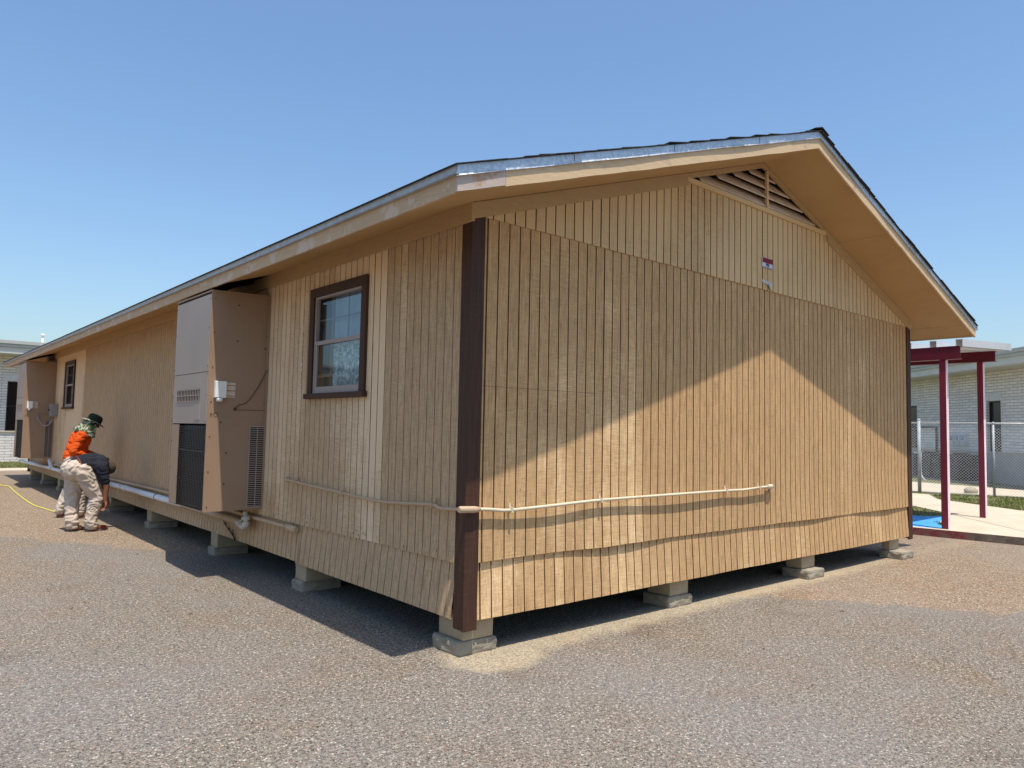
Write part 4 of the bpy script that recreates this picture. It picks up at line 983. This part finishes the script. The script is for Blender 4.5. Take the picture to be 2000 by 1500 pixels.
def fuse(m, name, mats, parent, voxel=.012, smooth=6, wr=0, wscale=14, cutf=None, dirz=None):
    me = bpy.data.meshes.new(name); me.from_pydata(m.v, [], m.f); o = bpy.data.objects.new(name, me); sc.collection.objects.link(o)
    a = o.modifiers.new('r', 'REMESH'); a.mode = 'VOXEL'; a.voxel_size = voxel
    if smooth: s = o.modifiers.new('s', 'SMOOTH'); s.iterations = smooth; s.factor = .5
    bpy.context.view_layer.update(); me2 = bpy.data.meshes.new_from_object(o.evaluated_get(dg())); me2.name = name
    bpy.data.objects.remove(o); bm = bmesh.new(); bm.from_mesh(me2)
    if wr:
        bm.normal_update()
        nn = [(v, v.normal.copy(), noise.noise(Vector((v.co.x*wscale*.5+3*nz(v.co.x, v.co.y, v.co.z, 6), v.co.y*wscale*.5, v.co.z*wscale+2*nz(v.co.y, v.co.x, v.co.z, 5))))) for v in bm.verts]
        for v, no, k in nn: v.co += no*wr*(1-2.2*abs(k))
    if cutf: bmesh.ops.delete(bm, geom=[f for f in bm.faces if cutf(f.calc_center_median())], context='FACES')
    for f in bm.faces: f.smooth = True
    bm.to_mesh(me2); bm.free()
    for mt in (mats if isinstance(mats, (list, tuple)) else [mats]): me2.materials.append(mt)
    o = bpy.data.objects.new(name, me2); sc.collection.objects.link(o); o.parent = parent; return o
def hand(m, wrist, d, palmn, curl=.5, s=1.0):
    d = Vector(d).normalized(); pn = Vector(palmn); pn = (pn-d*pn.dot(d)).normalized(); sd_ = d.cross(pn); w0 = Vector(wrist)
    for k in range(4): cap(m, w0+sd_*(-.026+.0175*k)*s+d*.01, .014*s, w0+sd_*(-.030+.020*k)*s+d*.085*s, .012*s, 8)
    for k in range(4):
        b = w0+sd_*(-.030+.020*k)*s+d*.088*s; Lf = (.068, .078, .074, .056)[k]*s; a1 = curl*(.8+.1*k); p = b; ang = 0
        for q, fr in enumerate((.45, .32, .23)):
            ang += a1; nd = d*math.cos(ang)+pn*math.sin(ang); p2 = p+nd*Lf*fr; cap(m, p, (.0092-.001*q)*s, p2, (.0086-.001*q)*s, 8); p = p2
    b = w0+sd_*-.026*s+d*.02; t1 = b+(sd_*-.7+d*.7+pn*.3).normalized()*.045*s; cap(m, b, .013*s, t1, .011*s, 8); cap(m, t1, .010*s, t1+(d*.9+pn*.4).normalized()*.032*s, .0085*s, 8)
def shoe(e, heel, toe, mat, name='shoe'):
    h = Vector(heel); t = Vector(toe); d = (t-h); d.z = 0; Ln = d.length; d.normalize(); p = Vector((-d.y, d.x, 0)); m = MB()
    cap(m, h+d*.045+Vector((0, 0, .045)), .042, h+d*Ln*.55+Vector((0, 0, .045)), .044); cap(m, h+d*Ln*.5+Vector((0, 0, .038)), .044, h+d*(Ln-.05)+Vector((0, 0, .032)), .040); cap(m, h+d*.05+Vector((0, 0, .05)), .045, h+d*.07+Vector((0, 0, .12)), .048)
    for i, v in enumerate(m.v):
        if v[2] < .012: m.v[i] = (v[0], v[1], .012)
    o = fuse(m, name, mat, e, .010, 3)
    m = MB(); N = 20; ring = []
    for i in range(N):
        a = 2*math.pi*i/N; l = math.cos(a); q = h+d*(Ln*.5+l*(Ln*.5+.004))+p*math.sin(a)*(.050 if l > 0 else .043)*(1-.12*abs(l)); ring.append(q)
    m.v += [(q.x, q.y, .0) for q in ring]+[(q.x, q.y, .026) for q in ring]; m.face(tuple(range(N))[::-1]); m.face(tuple(range(N, 2*N)))
    for i in range(N): m.face((i, (i+1) % N, (i+1) % N+N, i+N))
    m.build('sole', M_sole, o)
    return o

# --- bending man (local frame: +x = facing the building, y away from the camera)
P1 = tag(empty('person', (-.85, 8.10, 0)), 'person in charcoal shirt and khaki trousers bending down beside the drain pipe', 'person')
hipc = Vector((-.10, .06, .90)); neck = Vector((.20, .03, 1.04))
Lh, Rh = Vector((-.09, .17, .87)), Vector((-.05, -.05, .87))
Lk, Rk = Vector((-.125, .16, .49)), Vector((.15, -.06, .51)); La, Ra = Vector((-.14, .05, .09)), Vector((.08, -.09, .09))
Ls, Rs = Vector((.18, .20, .96)), Vector((.17, -.14, .93)); Le, Re = Vector((.27, .22, .68)), Vector((.245, -.17, .665)); Lw, Rw = Vector((.34, .18, .44)), Vector((.245, -.15, .43))
head = Vector((.245, .02, .965))
b = MB()
cap(b, hipc, .13, (.03, .05, .95), .14); cap(b, (.03, .05, .95), .14, (.16, .03, .95), .15); cap(b, (.16, .14, .96), .07, (.16, -.09, .94), .07)
cap(b, (.18, .03, .98), .07, head+Vector((-.03, 0, .0)), .058)
for A, B_, r0, r1 in ((Lh, Lk, .085, .055), (Lk, La, .052, .036), (Rh, Rk, .085, .055), (Rk, Ra, .052, .036), (Ls, Le, .052, .040), (Le, Lw, .040, .027), (Rs, Re, .052, .042), (Re, Rw, .043, .028)): cap(b, A, r0, B_, r1)
hd = Vector((.62, -.12, -.77)).normalized()           # crown points forward and down
Rq = Vector((0, 0, 1)).rotation_difference(hd).to_matrix()
ell(b, head+hd*.05, (.095, .076, .115), Rq)
fwd = Rq @ Vector((1, 0, 0)); fd = Vector((-.55, -.2, -.8)).normalized(); fd = (fd-hd*fd.dot(hd)).normalized(); sdv = hd.cross(fd)
ell(b, head+fd*.045-hd*.025, (.055, .06, .075), Rq); cap(b, head+fd*.088+hd*.02, .012, head+fd*.108-hd*.01, .014, 8)       # jaw, nose
cap(b, head+fd*.085-hd*.045+sdv*.018, .007, head+fd*.085-hd*.045-sdv*.018, .007, 8)                                     # lips
for sg in (-1, 1): ell(b, head+sdv*.078*sg+hd*.0, (.02, .012, .032), Rq, 10, 8); ell(b, head+fd*.082+hd*.025+sdv*.03*sg, (.012, .012, .012), None, 8, 6)
hand(b, Rw, (.05, .02, -1), (-1, -.2, 0), .62); hand(b, Lw, (.3, -.1, -1), (-1, -.1, 0), .5)
for A, T in ((La, Vector((.0, .10, .035))), (Ra, Vector((.25, .0, .035)))): cap(b, A-Vector((0, 0, .03)), .036, T, .026)
fuse(b, 'body', M_skin, P1, .0075, 2)
# hair
m = MB(); ell(m, head+hd*.062-fd*.014, (.099, .084, .112), Rq)
fuse(m, 'hair', M_hair, P1, .010, 2, .004, 60, cutf=lambda c: (c-head).dot(fd) > .045+.3*(c-head).dot(hd) or (c-head).dot(hd) < -.045)
# shirt
m = MB(); cap(m, hipc+Vector((.01, 0, .03)), .15, (.02, .04, .955), .172); cap(m, (.02, .04, .955), .172, (.15, .03, .945), .178); cap(m, (.17, .15, .955), .095, (.17, -.09, .935), .095)
cap(m, (.05, .04, .87), .16, (.15, .03, .86), .14); cap(m, (.18, .03, .97), .10, (.225, .03, .985), .08)
for A, B_ in ((Ls, Le), (Rs, Re)): cap(m, A, .082, A+(B_-A)*.66, .066); cap(m, A+(B_-A)*.5, .07, A+(B_-A)*.72, .066)
fuse(m, 'shirt', M_charcoal, P1, .010, 4, .012, 11, cutf=lambda c: c.x < -.16 and c.z < .93)
# trousers
m = MB(); cap(m, hipc+Vector((-.055, .08, -.01)), .14, hipc+Vector((-.035, -.075, -.01)), .14); cap(m, hipc+Vector((.03, .0, .03)), .14, hipc+Vector((.0, .0, .0)), .14)
for H, K_, A in ((Lh, Lk, La), (Rh, Rk, Ra)):
    cap(m, H, .132, K_, .095); cap(m, K_, .095, A+Vector((0, 0, .05)), .074); cap(m, A+Vector((0, 0, .06)), .078, A+Vector((.015, 0, .005)), .078)
fuse(m, 'trousers', M_khaki, P1, .010, 4, .017, 9, cutf=lambda c: c.z < .035)
# belt: a ring round the hips
m = MB(); bc = hipc+Vector((.035, .0, .03)); bd_ = Vector((.93, 0, .36)).normalized(); ba = Vector((0, 1, 0)); bb = bd_.cross(ba)
m.tube([tuple(bc+ba*math.cos(t)*.182+bb*math.sin(t)*.160) for t in [2*math.pi*i/28 for i in range(29)]], .017, 6); m.build('belt', M_belt, P1)
shoe(P1, (-.185, .02, 0), (.03, .16, 0), M_boot2); shoe(P1, (.045, -.115, 0), (.33, .005, 0), M_boot)

# --- standing man in orange
P2 = tag(empty('person', (-.62, 9.82, 0)), 'person in orange long sleeved shirt and camouflage hat standing behind the bending man', 'person')
hip2 = Vector((-.09, .0, .92)); ch2 = Vector((.00, .0, 1.30)); nk2 = Vector((.07, 0, 1.44)); h2 = Vector((.155, -.01, 1.565))
Lh2, Rh2 = Vector((-.09, .09, .90)), Vector((-.09, -.09, .90)); Lk2, Rk2 = Vector((-.10, .14, .50)), Vector((.01, -.10, .50)); La2, Ra2 = Vector((-.22, .16, .09)), Vector((.02, -.10, .09))
Ls2, Rs2 = Vector((.0, .18, 1.37)), Vector((-.035, -.18, 1.36)); Le2, Re2 = Vector((-.03, .24, 1.10)), Vector((-.13, -.22, 1.10)); Lw2, Rw2 = Vector((.17, .12, 1.05)), Vector((.09, -.14, .99))
b = MB(); cap(b, hip2, .125, (-.05, 0, 1.08), .12); cap(b, (-.05, 0, 1.08), .12, ch2, .14); cap(b, ch2+Vector((0, .10, .05)), .07, ch2+Vector((0, -.10, .05)), .07); cap(b, ch2+Vector((.02, 0, .08)), .06, h2+Vector((-.02, 0, -.07)), .05)
for A, B_, r0, r1 in ((Lh2, Lk2, .08, .055), (Lk2, La2, .05, .036), (Rh2, Rk2, .08, .055), (Rk2, Ra2, .05, .036), (Ls2, Le2, .05, .038), (Le2, Lw2, .038, .026), (Rs2, Re2, .05, .038), (Re2, Rw2, .038, .026)): cap(b, A, r0, B_, r1)
hu = Vector((.42, 0, .90)).normalized(); hf = Vector((.90, 0, -.42)).normalized(); Rh_ = Matrix((hf, Vector((0, 1, 0)), hu)).transposed()
ell(b, h2, (.098, .076, .118), Rh_); ell(b, h2+hf*.03-hu*.055, (.06, .058, .065), Rh_); cap(b, h2+hf*.095+hu*.01, .010, h2+hf*.112-hu*.018, .014, 8); cap(b, h2+hf*.085-hu*.055+Vector((0, .02, 0)), .008, h2+hf*.085-hu*.055-Vector((0, .02, 0)), .008, 8)
for sg in (-1, 1): ell(b, h2+Vector((0, .078*sg, 0)), (.02, .012, .032), Rh_, 10, 8); ell(b, h2+hf*.088+hu*.012+Vector((0, .03*sg, 0)), (.012, .012, .012), None, 8, 6)
hand(b, Rw2, (.9, .35, -.1), (.1, .6, -.6), .6); hand(b, Lw2, (.9, -.3, -.1), (.1, -.6, -.6), .6)
for A, T in ((La2, Vector((-.08, .16, .035))), (Ra2, Vector((.16, -.12, .035)))): cap(b, A-Vector((0, 0, .03)), .036, T, .026)
fuse(b, 'body', M_skin2, P2, .0075, 2)
m = MB(); cap(m, hip2+Vector((-.01, 0, .06)), .145, (-.06, 0, 1.12), .15); cap(m, (-.06, 0, 1.12), .15, (-.005, 0, 1.30), .155); cap(m, ch2+Vector((0, .13, .05)), .085, ch2+Vector((-.01, -.13, .05)), .085); cap(m, ch2+Vector((0, 0, .08)), .08, nk2+Vector((-.02, 0, -.03)), .065)
for A, B_, C_ in ((Ls2, Le2, Lw2), (Rs2, Re2, Rw2)): cap(m, A, .078, B_, .062); cap(m, B_, .062, C_, .045)
fuse(m, 'shirt', M_orange, P2, .010, 3, .015, 13)
m = MB(); cap(m, hip2+Vector((0, .05, -.0)), .145, hip2+Vector((0, -.05, -.0)), .145)
for H, K_, A in ((Lh2, Lk2, La2), (Rh2, Rk2, Ra2)): cap(m, H, .105, K_, .078); cap(m, K_, .078, A+Vector((0, 0, .03)), .072)
fuse(m, 'trousers', M_cream, P2, .010, 4, .015, 11, cutf=lambda c: c.z < .05)
shoe(P2, (-.27, .15, 0), (.0, .18, 0), M_boot); shoe(P2, (-.04, -.09, 0), (.24, -.13, 0), M_boot)
# hat: crown, brim, neck cape
m = MB(); cr = h2+hu*.055; N = 24
prof = [(.108, -.02), (.108, .03), (.100, .075), (.075, .10), (.03, .108)]
for (r, z) in prof:
    for i in range(N): a = 2*math.pi*i/N; m.v.append(tuple(cr+hf*math.cos(a)*r*1.08+Vector((0, 1, 0))*math.sin(a)*r+hu*z))
for j in range(len(prof)-1):
    for i in range(N): m.face((j*N+i, j*N+(i+1) % N, (j+1)*N+(i+1) % N, (j+1)*N+i), 0, True)
m.face(tuple((len(prof)-1)*N+i for i in range(N)), 0, True)
hat = m.build('hat', M_hatd, P2)
m = MB()
for j, (r, dz_) in enumerate(((.107, -.018), (.15, -.030), (.185, -.045))):
    for i in range(N): a = 2*math.pi*i/N; m.v.append(tuple(cr+hf*math.cos(a)*r*1.05+Vector((0, 1, 0))*math.sin(a)*r+hu*(dz_+.012*math.sin(3*a)*(r-.1)*8)))
for j in range(2):
    for i in range(N): m.face((j*N+i, j*N+(i+1) % N, (j+1)*N+(i+1) % N, (j+1)*N+i), 0, True)
br = m.build('brim', M_camo, hat); md = br.modifiers.new('s', 'SOLIDIFY'); md.thickness = .004
m = MB(); NN = 22; rows = 8
for j in range(rows):
    t = j/(rows-1)
    for i in range(NN):
        a = R(68)+(R(224))*i/(NN-1)
        r = .112+.045*t+.014*math.sin(i*1.5+2*t)*t
        base = cr+hf*math.cos(a)*r*(1.05+.35*t)+Vector((0, 1, 0))*math.sin(a)*r*(1+.15*t)-hu*.02
        m.v.append(tuple(base+Vector((-.085*t, 0, -.235*t+.02*math.sin(i*.9)*t))))
for j in range(rows-1):
    for i in range(NN-1): m.face((j*NN+i, j*NN+i+1, (j+1)*NN+i+1, (j+1)*NN+i), 0, True)
cp_ = m.build('neck_cape', M_camo, hat); md = cp_.modifiers.new('s', 'SOLIDIFY'); md.thickness = .004

# ------------------------------------------------------------------ yellow cord and bits on the ground
m = MB(); m.tube(crv([(-.95, 21.5, .012), (-.88, 17.7, .012), (-.76, 17.0, .012), (-.83, 15.4, .012), (-.91, 12.5, .012), (-.83, 11.3, .012), (-.73, 10.35, .012), (-.70, 9.95, .012), (-.66, 9.62, .012)], 8), .011, 8)
tag(m.build('cord', M_yellow), 'long yellow cord lying on the asphalt leading to the two workers', 'cord')
m = MB(); random.seed(11)
for i in range(900):
    x = random.uniform(-3.6, 9); y = random.uniform(-3.6, 7)
    if 0 < x < W and y > 0: continue
    r = random.uniform(.003, .0075); t = MB(); t.sphere((x, y, r*.4), r, 6, 4, sc3=(random.uniform(.8, 1.6), random.uniform(.8, 1.4), .7)); n0 = len(m.v); m.v += t.v
    for f in t.f: m.face(tuple(n0+q for q in f), 0, False)
tag(m.build('loose_gravel', simple('loose_stone', (.42, .38, .33), .9, 0, .1, .45, 3)), 'loose small stones scattered on the asphalt', 'gravel', kind='stuff')

V_ = tag(empty('dead_vine', (0, 0, 0)), 'blackened dead vine stain climbing the skirt below the near air conditioner', 'vine')
m = MB(); random.seed(5)
base = [(-.050, 4.25, .285), (-.052, 4.32, .34), (-.052, 4.42, .375), (-.052, 4.55, .42), (-.052, 4.64, .47), (-.050, 4.70, .52)]
m.tube(base, [.008, .007, .006, .005, .004, .003], 5)
for i in range(26):
    p = Vector(base[random.randrange(0, 5)]); q = p+Vector((-random.uniform(0, .012), random.uniform(-.09, .09), random.uniform(-.02, .09))); m.tube([p, (p+q)/2+Vector((0, .01, .01)), q], [.004, .003, .0015], 4)
m.build('branches', simple('dead_vine_bark', (.035, .028, .022), .95), V_)
def weed(x, y, z, n, h, label, seed):
    random.seed(seed); e = tag(empty('weed', (x, y, z)), label, 'weed', 'weeds in the concrete joints'); m = MB()
    for i in range(n):
        a = random.uniform(0, 6.28); r = random.uniform(.2, .9)*h; bx, by = random.gauss(0, .03), random.gauss(0, .03); w_ = .006
        i0 = len(m.v); m.v += [(bx-w_, by, 0), (bx+w_, by, 0), (bx+math.cos(a)*r*.5, by+math.sin(a)*r*.5, h*random.uniform(.5, 1)), (bx+math.cos(a)*r, by+math.sin(a)*r, h*random.uniform(.3, .8))]
        m.face((i0, i0+1, i0+2)); m.face((i0+1, i0+3, i0+2))
    m.build('leaves', M_blade, e)
weed(10.75, .66, .117, 22, .06, 'small weed growing in the edge of the blue painted concrete', 1)
weed(10.02, -.95, .0, 50, .09, 'weed tuft at the foot of the kerb beyond the pink stain', 2)
weed(11.1, .84, .117, 16, .03, 'low weeds along the far edge of the blue painted concrete', 3)

m = MB(); random.seed(21)
for i in range(70):
    x = random.uniform(-4, 9); y = random.uniform(-3.4, 6)
    if -.1 < x < W and y > -.1: continue
    a = random.uniform(0, 6.28); l = random.uniform(.012, .035); w_ = l*.35; c_, s_ = math.cos(a), math.sin(a)
    P = [(-l, 0, .004), (0, -w_, .010), (l, 0, .006), (0, w_, .012)]; i0 = len(m.v); m.v += [(x+px*c_-py*s_, y+px*s_+py*c_, pz) for px, py, pz in P]; m.face((i0, i0+1, i0+2, i0+3))
tag(m.build('leaf_litter', simple('dry_leaf', (.22, .13, .06), .9, 0, .1, .5, 2)), 'few dry leaves and twigs lying on the asphalt', 'leaves', kind='stuff')
